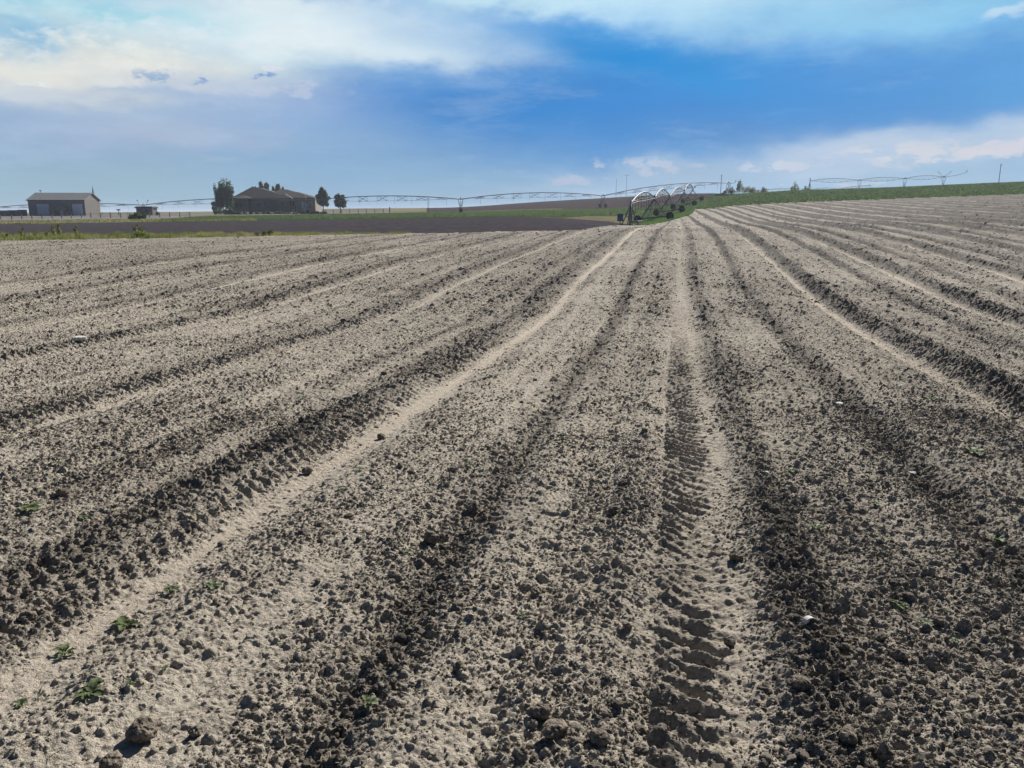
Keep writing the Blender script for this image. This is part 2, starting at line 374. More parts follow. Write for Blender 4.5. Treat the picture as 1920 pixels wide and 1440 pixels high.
V=np.stack([X,Y,Z],1)[used]
def soilmat():
    m=bpy.data.materials.new('field_soil'); m.use_nodes=True; t=m.node_tree; b=t.nodes['Principled BSDF']
    b.inputs['Roughness'].default_value=.95; b.inputs['Specular IOR Level'].default_value=.15
    def at(n): a=t.nodes.new('ShaderNodeAttribute'); a.attribute_name=n; return a.outputs['Fac']
    tcn=t.nodes.new('ShaderNodeTexCoord')
    def noi(s,d=6,r=.6):
        n=t.nodes.new('ShaderNodeTexNoise'); n.inputs['Scale'].default_value=s; n.inputs['Detail'].default_value=d; n.inputs['Roughness'].default_value=r
        t.links.new(tcn.outputs['Object'],n.inputs[0]); return N(n.outputs[0])
    N.nt=t
    mo_=N(at('moist_shade')); f=mo_+(noi(44,8,.75)-.5)*1.5+(noi(3,4)-.5)*.5
    r=t.nodes.new('ShaderNodeMapRange'); r.inputs[1].default_value=.12; r.inputs[2].default_value=.88; t.links.new(f.k,r.inputs[0])
    c=mixc(t,r.outputs[0],SOIL_DRY,SOIL_WET_SHADE)
    c=mixc(t,N(at('sand'))*.9,c,SAND)
    g=noi(260,3,.8); rr=t.nodes.new('ShaderNodeMapRange'); rr.inputs[1].default_value=.25; rr.inputs[2].default_value=.75; rr.inputs[3].default_value=.6; rr.inputs[4].default_value=1.25; t.links.new(g.k,rr.inputs[0])
    vs=t.nodes.new('ShaderNodeVectorMath'); vs.operation='SCALE'; t.links.new(c,vs.inputs[0]); t.links.new(rr.outputs[0],vs.inputs['Scale']); t.links.new(vs.outputs[0],b.inputs['Base Color'])
    bp=t.nodes.new('ShaderNodeBump'); bp.inputs['Strength'].default_value=1; bp.inputs['Distance'].default_value=.011
    t.links.new((noi(170,3,.7)+noi(70,3)).k,bp.inputs['Height']); t.links.new(bp.outputs[0],b.inputs['Normal'])
    return m
SOIL_DRY=(.52,.46,.375); SOIL_WET_SHADE=(.13,.112,.094); SAND=(.52,.445,.36)
m_soil=soilmat()
me=npmesh('field',V,rm[Q],attrs={'moist_shade':mo[used],'sand':sa[used]})
tag(link('ploughed_field',me,m_soil),kind='structure')
del Yg,Pg,Q,V,I
# coarse surround behind and beside the camera, a little lower than the fine sheet
rr=np.concatenate([[0.01],np.geomspace(.6,52,330)]); aa=np.linspace(0,2*math.pi,721)[:-1]
Rr,Aa=np.meshgrid(rr,aa,indexing='ij'); X=(Rr*np.cos(Aa)).ravel(); Y=(Rr*np.sin(Aa)).ravel()
xc,yc=w2cam(X,Y); H,_,mo,sa=relief(X,Y,np.hypot(xc,yc)); p=960+FH*xc/np.maximum(yc,.01)
ins=(yc>1.5)&(p>-250)&(p<2170)
Z=zbase(X,Y)+np.where(ins,np.minimum(H,0)-.10,H-.004)
I=np.arange(len(X)).reshape(len(rr),len(aa)); J=np.roll(I,-1,1)
Q=np.stack([I[:-1],I[1:],J[1:],J[:-1]],-1).reshape(-1,4)
tag(link('ground',npmesh('ground',np.stack([X,Y,Z],1),Q,attrs={'moist_shade':mo,'sand':sa}),m_soil),kind='structure')
# far country: one grid cut into named pieces
ys=np.geomspace(47,4000,430); ps=np.arange(-2600,4701,8.)
Yg,Pg=np.meshgrid(ys,ps,indexing='ij'); Yc=Yg.ravel(); Pc=Pg.ravel(); Yc=np.maximum(Yc,edge(np.clip(Pc,-900,2800))*.985)
X,Y=cam2w(Yc*(Pc-960)/FH,Yc); Z=zbase(X,Y)
dk=sstep(47,60,Yc)
Z=Z+(.10*vn(X/3,Y/5,20)+.05*vn(X/.9,Y/1.1,21))*np.clip(Yc/120,0.3,1)*(Yc<900)+np.where(Yc>600,0,0)-.02
nr,nc=len(ys),len(ps); I=np.arange(nr*nc).reshape(nr,nc)
Q=np.stack([I[:-1,:-1],I[:-1,1:],I[1:,1:],I[1:,:-1]],-1).reshape(-1,4)
yc=Yc[Q].mean(1); p=Pc[Q].mean(1); span=Yc[Q].max(1)-Yc[Q].min(1); ok=span>yc*.002
ip=lambda a,b:np.interp(p,a,b)
n1=vn(p/40,yc/6,22)
verge=(p<760)&(yc<ip([-900,0,350,650,740],[62,62,59.5,55,51.5])+n1*4)
dark=(p<1176)&(yc<ip([-900,0,350,860,1000,1100,1140,1176],[130,130,130,130,131,137,139,122]))
dry=((p<300)&(yc<172+n1*14))|((p>=1000)&(p<1200)&(yc<ip([1000,1050,1100,1200],[134,140,165,178])))|((p>=860)&(p<1060)&(yc>258)&(yc<270))|((p<470)&(p>=300)&(yc<ip([300,470],[160,300]))&(yc>ip([300,470],[150,240])))
green=(p>=1330)&(yc<1200)|((p>=1190)&(p<1330)&(yc<ip([1190,1330],[250,240])))|((p>=250)&(p<1200)&(yc<ip([250,300,400,650,860,1200],[140,160,205,252,264,262])))
yard=(p<740)&(yc<ip([-900,300,740],[340,330,285]))
brown=(p>=800)&(yc<1500)
reg=np.select([verge,dark,dry,green,yard,brown],[0,1,2,3,4,5],6)
m_dark=mat('dark_tilth',(.046,.042,.050),1,noise=(1.2,(.078,.069,.074),.42,.62),bump=(2.5,.9,.12),spec=0)
m_verge=mat('verge_grass',(.085,.10,.045),.95,noise=(.9,(.18,.16,.10),.4,.6),bump=(4,.8,.1),spec=0)
m_dry=mat('dry_grass',(.11,.115,.06),1,noise=(.12,(.19,.165,.105),.38,.62),bump=(1.5,.6,.1),spec=0)
m_green=mat('crop_leaves',(.028,.050,.030),1,noise=(.8,(.052,.080,.042),.4,.62),bump=(1.2,.9,.25),spec=0)
m_yard=mat('gravel',(.23,.215,.215),1,noise=(.25,(.17,.16,.155),.4,.6),spec=0)
m_brown=mat('brown_tilth',(.074,.058,.056),1,noise=(.3,(.054,.044,.047),.4,.6),bump=(.8,.5,.2),spec=0)
m_far=mat('pale_grassland',(.15,.15,.095),1,noise=(.02,(.22,.195,.13),.4,.6),spec=0)
for k,(nm,m) in enumerate((('grass_verge',m_verge),('dark_ploughed_field',m_dark),('dry_grass_strip',m_dry),('green_crop_field',m_green),('gravel_yard',m_yard),('brown_hillside',m_brown),('distant_grassland',m_far))):
    q=Q[(reg==k)&ok]
    if not len(q): continue
    us=np.zeros(nr*nc,bool); us[q.ravel()]=True; rm=np.cumsum(us)-1
    tag(link(nm,npmesh(nm,np.stack([X,Y,Z],1)[us],rm[q],smooth=True),m),kind='structure')
# ---------------------------------------------------------------- loose soil, straw, weeds and stones on the field
def hfull(x,y):
    x=np.atleast_1d(np.asarray(x,float)); y=np.atleast_1d(np.asarray(y,float)); xc,yc=w2cam(x,y)
    return zbase(x,y)+relief(x,y,yc)[0]
m_clod=bpy.data.materials.new('clod_earth'); m_clod.use_nodes=True
t=m_clod.node_tree; N.nt=t; b=t.nodes['Principled BSDF']; b.inputs['Roughness'].default_value=.95; b.inputs['Specular IOR Level'].default_value=.12
oi=t.nodes.new('ShaderNodeObjectInfo'); tcn=t.nodes.new('ShaderNodeTexCoord')
n=t.nodes.new('ShaderNodeTexNoise'); n.inputs['Scale'].default_value=2.4; n.inputs['Detail'].default_value=8; t.links.new(tcn.outputs['Object'],n.inputs[0])
at=t.nodes.new('ShaderNodeAttribute'); at.attribute_type='INSTANCER'; at.attribute_name='moist_shade'
f=(N(n.outputs[0])-.5)*.9+N(oi.outputs['Random'])*.6+N(at.outputs['Fac'])*.55-.02
t.links.new(mixc(t,f,(.44,.38,.31),(.15,.128,.106)),b.inputs['Base Color'])
bp=t.nodes.new('ShaderNodeBump'); bp.inputs['Strength'].default_value=.7; bp.inputs['Distance'].default_value=.25
n=t.nodes.new('ShaderNodeTexNoise'); n.inputs['Scale'].default_value=7; n.inputs['Detail'].default_value=5; t.links.new(tcn.outputs['Object'],n.inputs[0])
t.links.new(n.outputs[0],bp.inputs['Height']); t.links.new(bp.outputs[0],b.inputs['Normal'])
def scatter(name,label,cat,pos,scl,rot,kind,moist_shade,protos,m):
    me=bpy.data.meshes.new(name); me.vertices.add(len(pos)); me.vertices.foreach_set('co',np.asarray(pos,np.float32).ravel())
    for an,ty,av in (('size','FLOAT_VECTOR',scl),('turn','FLOAT_VECTOR',rot)):
        a=me.attributes.new(an,ty,'POINT'); a.data.foreach_set('vector',np.asarray(av,np.float32).ravel())
    a=me.attributes.new('which','INT','POINT'); a.data.foreach_set('value',np.asarray(kind,np.int32))
    a=me.attributes.new('moist_shade','FLOAT','POINT'); a.data.foreach_set('value',np.asarray(moist_shade,np.float32))
    o=link(name,me); tag(o,label,cat,kind='stuff')
    g=bpy.data.node_groups.new(name,'GeometryNodeTree')
    g.interface.new_socket('Geometry',in_out='INPUT',socket_type='NodeSocketGeometry'); g.interface.new_socket('Geometry',in_out='OUTPUT',socket_type='NodeSocketGeometry')
    nw=g.nodes.new; L=g.links.new; gi=nw('NodeGroupInput'); go=nw('NodeGroupOutput')
    g2=nw('GeometryNodeGeometryToInstance')
    for k in range(protos): L(clodproto(g,k) if cat!='straw' else strawproto(g,k),g2.inputs[0])
    ip=nw('GeometryNodeInstanceOnPoints'); ip.inputs['Pick Instance'].default_value=True
    L(gi.outputs[0],ip.inputs['Points']); L(g2.outputs[0],ip.inputs['Instance'])
    for an,ty,sk in (('size','FLOAT_VECTOR','Scale'),('turn','FLOAT_VECTOR','Rotation'),('which','INT','Instance Index')):
        a=nw('GeometryNodeInputNamedAttribute'); a.data_type=ty; a.inputs[0].default_value=an
        out=[q for q in a.outputs if q.enabled and q.name=='Attribute'][0]; L(out,ip.inputs[sk])
    sm=nw('GeometryNodeSetMaterial'); sm.inputs['Material'].default_value=m; L(ip.outputs[0],sm.inputs[0]); L(sm.outputs[0],go.inputs[0])
    md=o.modifiers.new('scatter','NODES'); md.node_group=g; me.materials.append(m)
    return o
def clodproto(g,k):
    nw=g.nodes.new; L=g.links.new
    ic=nw('GeometryNodeMeshIcoSphere'); ic.inputs['Radius'].default_value=1; ic.inputs['Subdivisions'].default_value=3
    sp=nw('GeometryNodeSetPosition'); L(ic.outputs[0],sp.inputs[0])
    p=nw('GeometryNodeInputPosition'); ad=nw('ShaderNodeVectorMath'); ad.operation='ADD'; L(p.outputs[0],ad.inputs[0]); ad.inputs[1].default_value=(k*5.3,k*2.1,k*9.7)
    tot=None
    for sc,am in ((.85,1.3),(2.6,.5)):
        n=nw('ShaderNodeTexNoise'); n.inputs['Scale'].default_value=sc; n.inputs['Detail'].default_value=1; L(ad.outputs[0],n.inputs['Vector'])
        s=nw('ShaderNodeMath'); s.operation='MULTIPLY_ADD'; L(n.outputs[0],s.inputs[0]); s.inputs[1].default_value=am; s.inputs[2].default_value=-am/2
        if tot is None: tot=s
        else:
            q=nw('ShaderNodeMath'); q.operation='ADD'; L(tot.outputs[0],q.inputs[0]); L(s.outputs[0],q.inputs[1]); tot=q
    vs=nw('ShaderNodeVectorMath'); vs.operation='SCALE'; L(p.outputs[0],vs.inputs[0]); L(tot.outputs[0],vs.inputs['Scale'])
    L(vs.outputs[0],sp.inputs['Offset']); return sp.outputs[0]
def strawproto(g,k):
    nw=g.nodes.new; ln=nw('GeometryNodeMeshCube'); ln.inputs['Size'].default_value=(1,.05,.035); return ln.outputs[0]
def points(n,y0,y1,pw,x0=-330,x1=2250):
    u=RNG.random(n); yc=(y0**pw+(y1**pw-y0**pw)*u)**(1/pw); p=RNG.uniform(x0,x1,n)
    x,y=cam2w(yc*(p-960)/FH,yc); return x,y,yc,p
def clods(n,y0,y1,pw,r0,rs,pmin,emb,clump,x0=-330,x1=2250):
    x,y,yc,p=points(n,y0,y1,pw,x0,x1); H,rg,mo,sa=relief(x,y,yc)
    cl=vn(x/.5,y/.7,40)+.7*vn(x/.17,y/.2,41)
    k=RNG.random(n)<np.clip((rg-.15)*pmin+cl*clump,0.02,1)*(1-.85*sa)*(1-.6*bell(x,.12,.16))
    k&=yc<edge(p)-.4
    x,y,yc,mo,H=x[k],y[k],yc[k],mo[k],H[k]; m=len(x)
    r=r0*np.exp(RNG.normal(0,rs,m)); r=np.minimum(r,.034+.0006*yc)
    S=np.stack([r*RNG.uniform(.8,1.25,m),r*RNG.uniform(.8,1.25,m),r*RNG.uniform(.45,.85,m)],1)
    Z=zbase(x,y)+H+S[:,2]*emb
    return np.stack([x,y,Z],1),S,np.stack([RNG.uniform(-.5,.5,m),RNG.uniform(-.5,.5,m),RNG.uniform(0,6.28,m)],1),RNG.integers(0,6,m),mo
parts=[clods(420000,1.6,7,1.0,.0033,.42,.42,.25,.45),clods(42000,1.6,9,1.2,.0060,.5,.24,.25,.6),clods(2600,1.6,9,1.2,.0145,.35,.26,.3,.8),
       clods(240000,5.5,20,.8,.0058,.42,.42,.3,.55),clods(190000,15,48,.7,.0102,.42,.42,.3,.5),clods(16000,40,125,.8,.034,.4,.3,.4,.4),clods(50000,2,24,1,.008,.5,.3,.3,.6,-1500,-330),clods(50000,2,24,1,.008,.5,.3,.3,.6,2250,3400)]
P,S,T,K,M=[np.concatenate(q) for q in zip(*parts)]
scatter('soil_clods','small dark crumbly clods of earth strewn over the ploughed field','clods',P,S,T,K,M,6,m_clod)
m_straw=mat('straw_fibre',(.52,.45,.30),.8,noise=(.4,(.30,.24,.16),.4,.6))
x,y,yc,p=points(15000,1.7,16,.9); H,rg,mo,sa=relief(x,y,yc); k=yc<edge(p)-1; m=k.sum()
L_=RNG.uniform(.008,.035,m)*(1+yc[k]*.04)
scatter('straw_litter','tiny pale bits of straw and root scattered on the soil','straw',np.stack([x,y,zbase(x,y)+H+.003],1)[k],np.stack([L_,L_*.9+.012,L_*.9+.012],1),
  np.stack([np.zeros(m),RNG.uniform(-.35,.35,m),RNG.uniform(0,6.28,m)],1),np.zeros(m,int),mo[k],1,m_straw)
def spot(px,py):
    x,y,D=onground(px,py); return x,y,D,float(hfull(x,y)[0])
# single large clods that catch the eye: picture column, row, radius in picture units, label
def clodmesh(name,r,m,flat=.75,seed=0,rough=.3,parent=None,lvl=4):
    rnd=random.Random(seed); bm=bmesh.new(); bmesh.ops.create_icosphere(bm,subdivisions=lvl,radius=1)
    from mathutils import noise
    off=Vector((rnd.uniform(0,50),rnd.uniform(0,50),rnd.uniform(0,50)))
    for v in bm.verts:
        d=v.co.normalized(); k=1+rough*1.3*noise.noise(d*1.1+off)+rough*.55*noise.noise(d*3+off)+rough*.25*noise.noise(d*8+off)
        v.co=Vector((d.x*r*k*rnd_x[seed%5],d.y*r*k,d.z*r*k*flat))
    me=bpy.data.meshes.new(name); bm.to_mesh(me); bm.free(); return link(name,me,m,parent)
rnd_x=[1.0,1.18,.9,1.3,1.08]
m_clod1=mat('damp_earth',(.11,.09,.07),.95,noise=(40,(.30,.25,.19),.42,.66),bump=(90,.8,.01))
BIG=[(268,1368,23,'largest dark clod of earth on the lower left, just above the bottom of the picture'),
(212,1428,17,'dark clod at the bottom edge left of the biggest clod'),
(368,1372,11,'round clod a little to the right of the biggest clod'),
(885,944,13,'lone dark clod beside the upper part of the dark rough band'),
(1152,963,10,'round clod on the pale strip left of the tread track'),
(808,1001,14,'clod at the left rim of the dark rough band'),
(118,919,10,'round dark clod at the left above the pale smooth track'),
(52,1156,13,'clod at the left edge below the leafy weeds'),
(1040,1375,17,'clod heading the heap at the bottom centre'),
(1120,1395,16,'broad clod right of the middle in the bottom heap'),
(1175,1180,8,'small squat clod left of the curved pale shard'),
(1380,1038,11,'reddish clod standing in the sandy floor of the tread track'),
(1850,1030,15,'big clod on the dark soil near the right edge'),
(1010,1342,14,'clod on the upper left side of the bottom heap'),
(1003,1110,8,'clod on the pale strip in the middle of the foreground'),
(860,1255,10,'clod beside the lower end of the dark rough band'),
(1500,1290,15,'clod in the rough dark soil right of the tread track'),
(1690,1222,13,'large clod among the rough soil at the lower right'),
(715,812,7,'small clod lying in the pale smooth track'),
(575,878,9,'clod just left of the pale smooth track'),
(1368,1190,9,'flat clod on the sandy floor of the tread track'),
(1590,1395,14,'clod near the bottom edge in the right hand dark soil')]
for i,(px,py,r,lb) in enumerate(BIG):
    x,y,D,z=spot(px,py+r*.6); rr_=r*math.hypot(D,EYE)/F
    o=clodmesh('earth_clod',rr_,m_clod1,.8,i,.32); o.location=(x,y,z+rr_*.7); o.rotation_euler=(0,0,i*1.7); tag(o,lb,'clod','large clods of earth on the field')
m_stone=mat('pale_stone',(.46,.42,.37),.85,noise=(25,(.30,.27,.24),.45,.65),bump=(60,.5,.01))
m_white=mat('white_stone',(.62,.60,.55),.8,noise=(20,(.5,.5,.48),.45,.65))
for i,(px,py,r,fl,m,lb) in enumerate([(866,503,5.5,.8,m_stone,'rounded pale stone standing alone far out on the left beds'),(150,636,12,.35,m_white,'flat white stone on the far left of the field'),
   (1573,752,7,.4,m_white,'small white stone in the dark band right of the centre'),(1712,880,5,.5,m_white,'tiny white stone below the weeds at the right'),(1437,893,4,.5,m_white,'tiny white pebble left of the weed pair at right centre')]):
    x,y,D,z=spot(px,py+r*.5); rr_=r*math.hypot(D,EYE)/F; o=clodmesh('stone',rr_,m,fl,i+30,.3); o.location=(x,y,z+rr_*fl*.5); tag(o,lb,'stone')
x,y,D,z=spot(1517,1185); mb=MB()
arc=[Vector((.024*math.cos(a),0,.022*math.sin(a))) for a in np.linspace(R(15),R(178),13)]
for a_,b_ in zip(arc,arc[1:]):
    n_=Vector((0,.016,0)); q=[a_-n_,b_-n_,b_+n_,a_+n_]; mb.poly(q,.004,((a_+b_)/2).normalized())
o=mb.build('curved_shard',m_white); o.location=(x,y,z-.002); o.rotation_euler=(R(-12),0,YAW+.2); tag(o,'curved pale shard half buried in the rough soil right of the tread track','shard')
# weeds: a rosette of bent, lobed leaves
m_leaf=mat('weed_leaf',(.065,.095,.032),.75,noise=(30,(.17,.20,.07),.4,.65),spec=.4)
m_leafd=mat('weed_leaf_silvery',(.10,.14,.06),.7,noise=(40,(.20,.24,.14),.45,.62),spec=.5)
leafy(m_leaf,.3); leafy(m_leafd,.3)
m_leafdark=mat('weed_leaf_dark',(.035,.055,.02),.7,noise=(40,(.07,.09,.03),.45,.62))
def leafmesh(L,W,rnd,m,parent,ang,rise):
    bm=bmesh.new(); n=9; rows=[]
    for i in range(n):
        t=i/(n-1); wd=W*(math.sin(math.pi*min(1,t*.93+.04))**.8)*(1+.35*math.sin(i*2.6+ang*3))*(.18 if t<.22 else 1)
        xx=L*t; zz=L*(rise*t-.75*t*t*rise)+.0; k=.30*wd
        rows.append([bm.verts.new(v) for v in ((xx,-wd,zz+k+rnd.uniform(-.1,.1)*W),(xx,-wd*.5,zz+k*.3),(xx,0,zz),(xx,wd*.5,zz+k*.3),(xx,wd,zz+k+rnd.uniform(-.1,.1)*W))])
    for a,b2 in zip(rows,rows[1:]):
        for j in range(4): bm.faces.new((a[j],a[j+1],b2[j+1],b2[j]))
    me=bpy.data.meshes.new('leaf'); bm.to_mesh(me); bm.free(); o=link('leaf',me,m,parent); o.rotation_euler=(0,0,ang); return o
WEEDS=[(235,1158,30,0,'spreading weed with dark leaves beside the pale track at the lower left'),
(120,1208,27,0,'low weed growing in the pale track nearest the left edge'),
(318,1098,22,1,'upright yellow green weed at the rim of the pale track'),
(403,1106,20,2,'weed with silvery drooping leaves right of the pale track'),
(172,1302,34,0,'widest weed rosette at the lower left'),
(58,948,27,1,'bushy weed at the left edge in rough clods'),
(690,1328,20,1,'yellow green weed at the bottom of the dark rough band'),
(38,1306,16,0,'small weed at the left edge near the bottom'),
(245,1300,12,1,'tiny seedling close to the widest rosette'),
(310,1262,8,1,'tiny seedling in the lower left between clods'),
(675,884,12,2,'small silvery weed on the pale strip left of the dark band'),
(716,913,10,1,'small weed a little right of the silvery one'),
(635,920,12,2,'small weed above the pale track in the middle left'),
(1326,1152,14,3,'dark dead seedling on the sandy tread track'),
(1530,990,20,1,'bright green weed in the rough soil right of the tread track'),
(1480,880,16,0,'weed with a white fleck beside it right of the tread track'),
(1507,824,13,0,'small weed up the slope right of the tread track'),
(1822,846,22,1,'bright weed near the right edge in the upper rough soil'),
(1870,1000,22,2,'pale weed at the right edge of the rough soil'),
(1685,1132,18,1,'thin weed in the lower right rough soil'),
(1735,1168,15,1,'yellowish weed at the lower right beside a pale clod'),
(1790,1200,12,2,'small pale weed at the lower right'),
(1745,746,17,1,'weed beside the right hand furrow'),
(1732,768,10,0,'small weed just below the one by the right hand furrow'),
(1640,946,13,2,'pale weed in the dark band on the right'),
(977,1152,11,1,'seedling in the middle of the foreground strip'),
(568,746,12,1,'weed on the shaded side of the left furrow'),
(65,777,12,1,'weed at the left edge of the upper field'),
(1213,674,9,0,'weed on the bed left of the tread track, farther out'),
(1060,826,10,1,'weed on the bed left of the tread track'),
(765,1032,13,2,'weed beside the rim of the dark rough band'),
(155,967,14,2,'pale weed among clods at the left'),
(110,870,10,1,'weed above the clods on the far left'),
(152,1075,11,1,'small weed in clods above the pale track'),
(1220,706,8,1,'small weed beside the tread track, far up'),
(920,708,9,1,'weed near the dark band in the upper middle'),
(950,650,7,1,'small weed in the upper middle beds'),
(1330,672,7,1,'tiny weed right of the tread track, far up'),
(1615,625,9,1,'weed on the crest of the right hand bank'),
(880,875,11,0,'weed beside the lone dark clod'),
(1560,1085,11,2,'pale weed in rough soil right of the tread track')]
for i,(px,py,r,k,lb) in enumerate(WEEDS):
    rnd=random.Random(i*7+1); x,y,D,z=spot(px,py+r*.2); s=r*math.hypot(D,EYE)/F*1.0
    o=thing('weed_plant',(x,y,z+.006),lb,'weed','weeds sprouting on the field'); nl=rnd.randint(7,11)
    for j in range(nl):
        a=j*2.399+rnd.uniform(-.3,.3); L2=s*rnd.uniform(.6,1.1)*(1 if j<nl-3 else .6); m=(m_leaf,m_leaf,m_leafd,m_leafdark)[k]
        if k==1 and j%3==0: m=m_leafd
        if k==0 and j%3==0: m=m_leafdark
        leafmesh(L2,L2*rnd.uniform(.2,.32),rnd,m,o,a,rnd.uniform(.4,.8) if j<nl-3 else 1.2)
    MB().tube([(0,0,-.01),(0,0,s*.12)],s*.06).build('stem',m_leaf,o)
# ---------------------------------------------------------------- irrigation machines
m_steel=mat('galvanised_steel',(.19,.20,.215),.65,.3,noise=(3,(.26,.27,.29),.4,.65))
m_dsteel=mat('weathered_steel',(.19,.20,.22),.6,.4,noise=(3,(.09,.10,.11),.4,.65))
m_tyre=mat('tyre_rubber',(.018,.018,.02),.85,noise=(6,(.05,.045,.04),.5,.7))
m_hose=mat('drop_hose_plastic',(.05,.055,.06),.7)
m_blue=mat('blue_paint',(.03,.12,.20),.5,noise=(5,(.05,.16,.24),.4,.6))
def wheel(parent,c,ax,r=.66,w=.42):
    bm=bmesh.new(); n=26; prof=[(r*.62,-w*.42),(r*.9,-w*.5),(r,-w*.36),(r,w*.36),(r*.9,w*.5),(r*.62,w*.42)]
    rings=[]
    for k in range(n):
        a=2*math.pi*k/n; lug=1.04 if k%2 else .97
        rings.append([bm.verts.new((p*(lug if p>=r*.99 else 1)*math.cos(a),q,p*(lug if p>=r*.99 else 1)*math.sin(a))) for p,q in prof])
    for k in range(n):
        A_,B_=rings[k],rings[(k+1)%n]
        for j in range(len(prof)): bm.faces.new((A_[j],A_[(j+1)%6],B_[(j+1)%6],B_[j]))
    bmesh.ops.recalc_face_normals(bm,faces=bm.faces); me=bpy.data.meshes.new('wheel'); bm.to_mesh(me); bm.free()
    o=link('wheel',me,m_tyre,parent); o.location=c; o.rotation_euler=(0,0,ax)
    return o
def rim(parent,c,ax,r=.66):
    mb=MB(); d=Vector((-math.sin(ax),math.cos(ax),0)); mb.tube([Vector(c)-d*.1,Vector(c)+d*.1],r*.62,14); mb.tube([Vector(c)-d*.2,Vector(c)+d*.2],r*.18,8)
    return mb.build('rim',m_hose,parent)
def machine(name,loc,label,group,towers,hts,arch,base=5.2,bays=8,pipe_r=.1,pivot=None,overhang=None,masts=False,hose=True,truss_d=1.5,steel=None,skip=(),xs=False):
    """towers: ground points; hts: pipe height above them; every span is an arched pipe with a hanging truss"""
    st=steel or m_steel; root=thing(name,loc,label,'irrigation machine',group); L0=Vector(loc)
    tops=[Vector((p.x,p.y,p.z+h)) for p,h in zip(towers,hts)]; n=len(tops)
    for i in range(n-1):
        a,b=tops[i],tops[i+1]; d=b-a; Ln=d.length; dh=Vector((d.x,d.y,0)).normalized(); sd=Vector((-dh.y,dh.x,0)); ar=arch[i] if isinstance(arch,(list,tuple)) else arch
        P=lambda t: a+d*t+Vector((0,0,ar*4*t*(1-t)))
        mb=MB().tube([P(k/20)-L0 for k in range(21)],pipe_r,8); pipe=mb.build('span_pipe',st,root,True)
        tr=MB(); nb=bays; r=.03 if Ln<45 else .045
        low=lambda t,s: P(t)+Vector((0,0,-truss_d*min(1,2.9*t,2.9*(1-t))))+sd*s*.85*min(1,4*t,4*(1-t))
        for s in (-1,1): tr.tube([low(k/nb,s)-L0 for k in range(nb+1)],r*(.8 if not xs else .45),4,cap=False)
        for k in range(1,nb):
            t=k/nb
            tr.tube([low(t,-1)-L0,low(t,1)-L0],r*.8,4)
            for s in (-1,1):
                if xs:
                    q=.24/nb; dz=Vector((0,0,(low(t,s)-P(t)).z)); e1,e2=P(t-q)+sd*s*.5,P(t+q)+sd*s*.5
                    tr.tube([e1-L0,e2+dz-L0],r*.8,4); tr.tube([e2-L0,e1+dz-L0],r*.8,4); tr.tube([e1-L0,e1+dz-L0],r*.45,4); tr.tube([e2-L0,e2+dz-L0],r*.45,4); tr.tube([e1+dz-L0,e2+dz-L0],r*.6,4)
                else:
                    tr.tube([low(t,s)-L0,P(t-.45/nb)-L0],r,4); tr.tube([low(t,s)-L0,P(t+.45/nb)-L0],r,4)
        tr.build('truss',m_dsteel,pipe)
        if hose:
            for k in range(1,9):
                t=k/9+.02; p=P(t)+sd*.25; zg=max(float(zbase(p.x,p.y)),p.z-3.4)
                MB().tube([p-L0,Vector((p.x,p.y,max(zg+1.0,p.z-3.2)))-L0],.028,4).build('drop_hose',m_hose,pipe)
    for i in range(n):
        if (pivot and i==0) or i in skip: continue
        q=tops[max(i-1,0)]-tops[min(i+1,n-1)]; dh=Vector((q.x,q.y,0)).normalized(); sd=Vector((-dh.y,dh.x,0)); t=tops[i]; ax=math.atan2(sd.y,sd.x)
        g=[]; 
        for s in (-1,1):
            w=Vector((t.x,t.y,0))+sd*s*base/2; w.z=float(zbase(w.x,w.y))+.64; g.append(w)
        mb=MB(); mb.tube([g[0]-L0,g[1]-L0],.11,6)
        for s,w in zip((-1,1),g):
            f=g[0].lerp(g[1],.5+s*.40)
            for e in (-1,1): mb.tube([f-L0,t+dh*e*.75+Vector((0,0,-.05))-L0],.065,5)
        for s in (-.2,.2): mb.tube([g[0].lerp(g[1],.5+s)-L0,t-L0+Vector((0,0,-.2))],.035,4)
        m1,m2=g[0].lerp(t,.45),g[1].lerp(t,.45); mb.tube([m1-L0,m2-L0],.05,5)
        mb.tube([t-dh*.8-L0,t+dh*.8-L0],.12,6); mb.box(t+Vector((0,0,.25))-L0,(.35,.25,.45))
        tw=mb.build('tower',m_dsteel,root)
        for w in g: wheel(tw,w-L0,ax); rim(tw,w-L0,ax)
        if masts and i==n-1:
            for s in (-1,1):
                MB().tube([t-L0,t-L0+dh*s*2.3+Vector((0,0,2.2))],.06,5).build('mast',m_dsteel,root)
                MB().tube([t-L0+dh*s*2.3+Vector((0,0,2.2)),t-L0+dh*s*.3+Vector((0,0,-1.9))],.02,4).build('stay_wire',m_dsteel,root)
    if overhang:
        t=tops[-1]; d=(tops[-1]-tops[-2]); d=Vector((d.x,d.y,0)).normalized(); e=t+d*overhang[0]+Vector((0,0,overhang[1]))
        o=MB().tube([t-L0,t.lerp(e,.5)+Vector((0,0,-.3))-L0,e-L0],.07,6).build('overhang_pipe',st,root)
        MB().tube([e-L0,e-L0+Vector((0,0,.5))],.05,6).box(e-L0+Vector((0,0,.55)),(.5,.25,.25)).build('end_gun',m_dsteel,o)
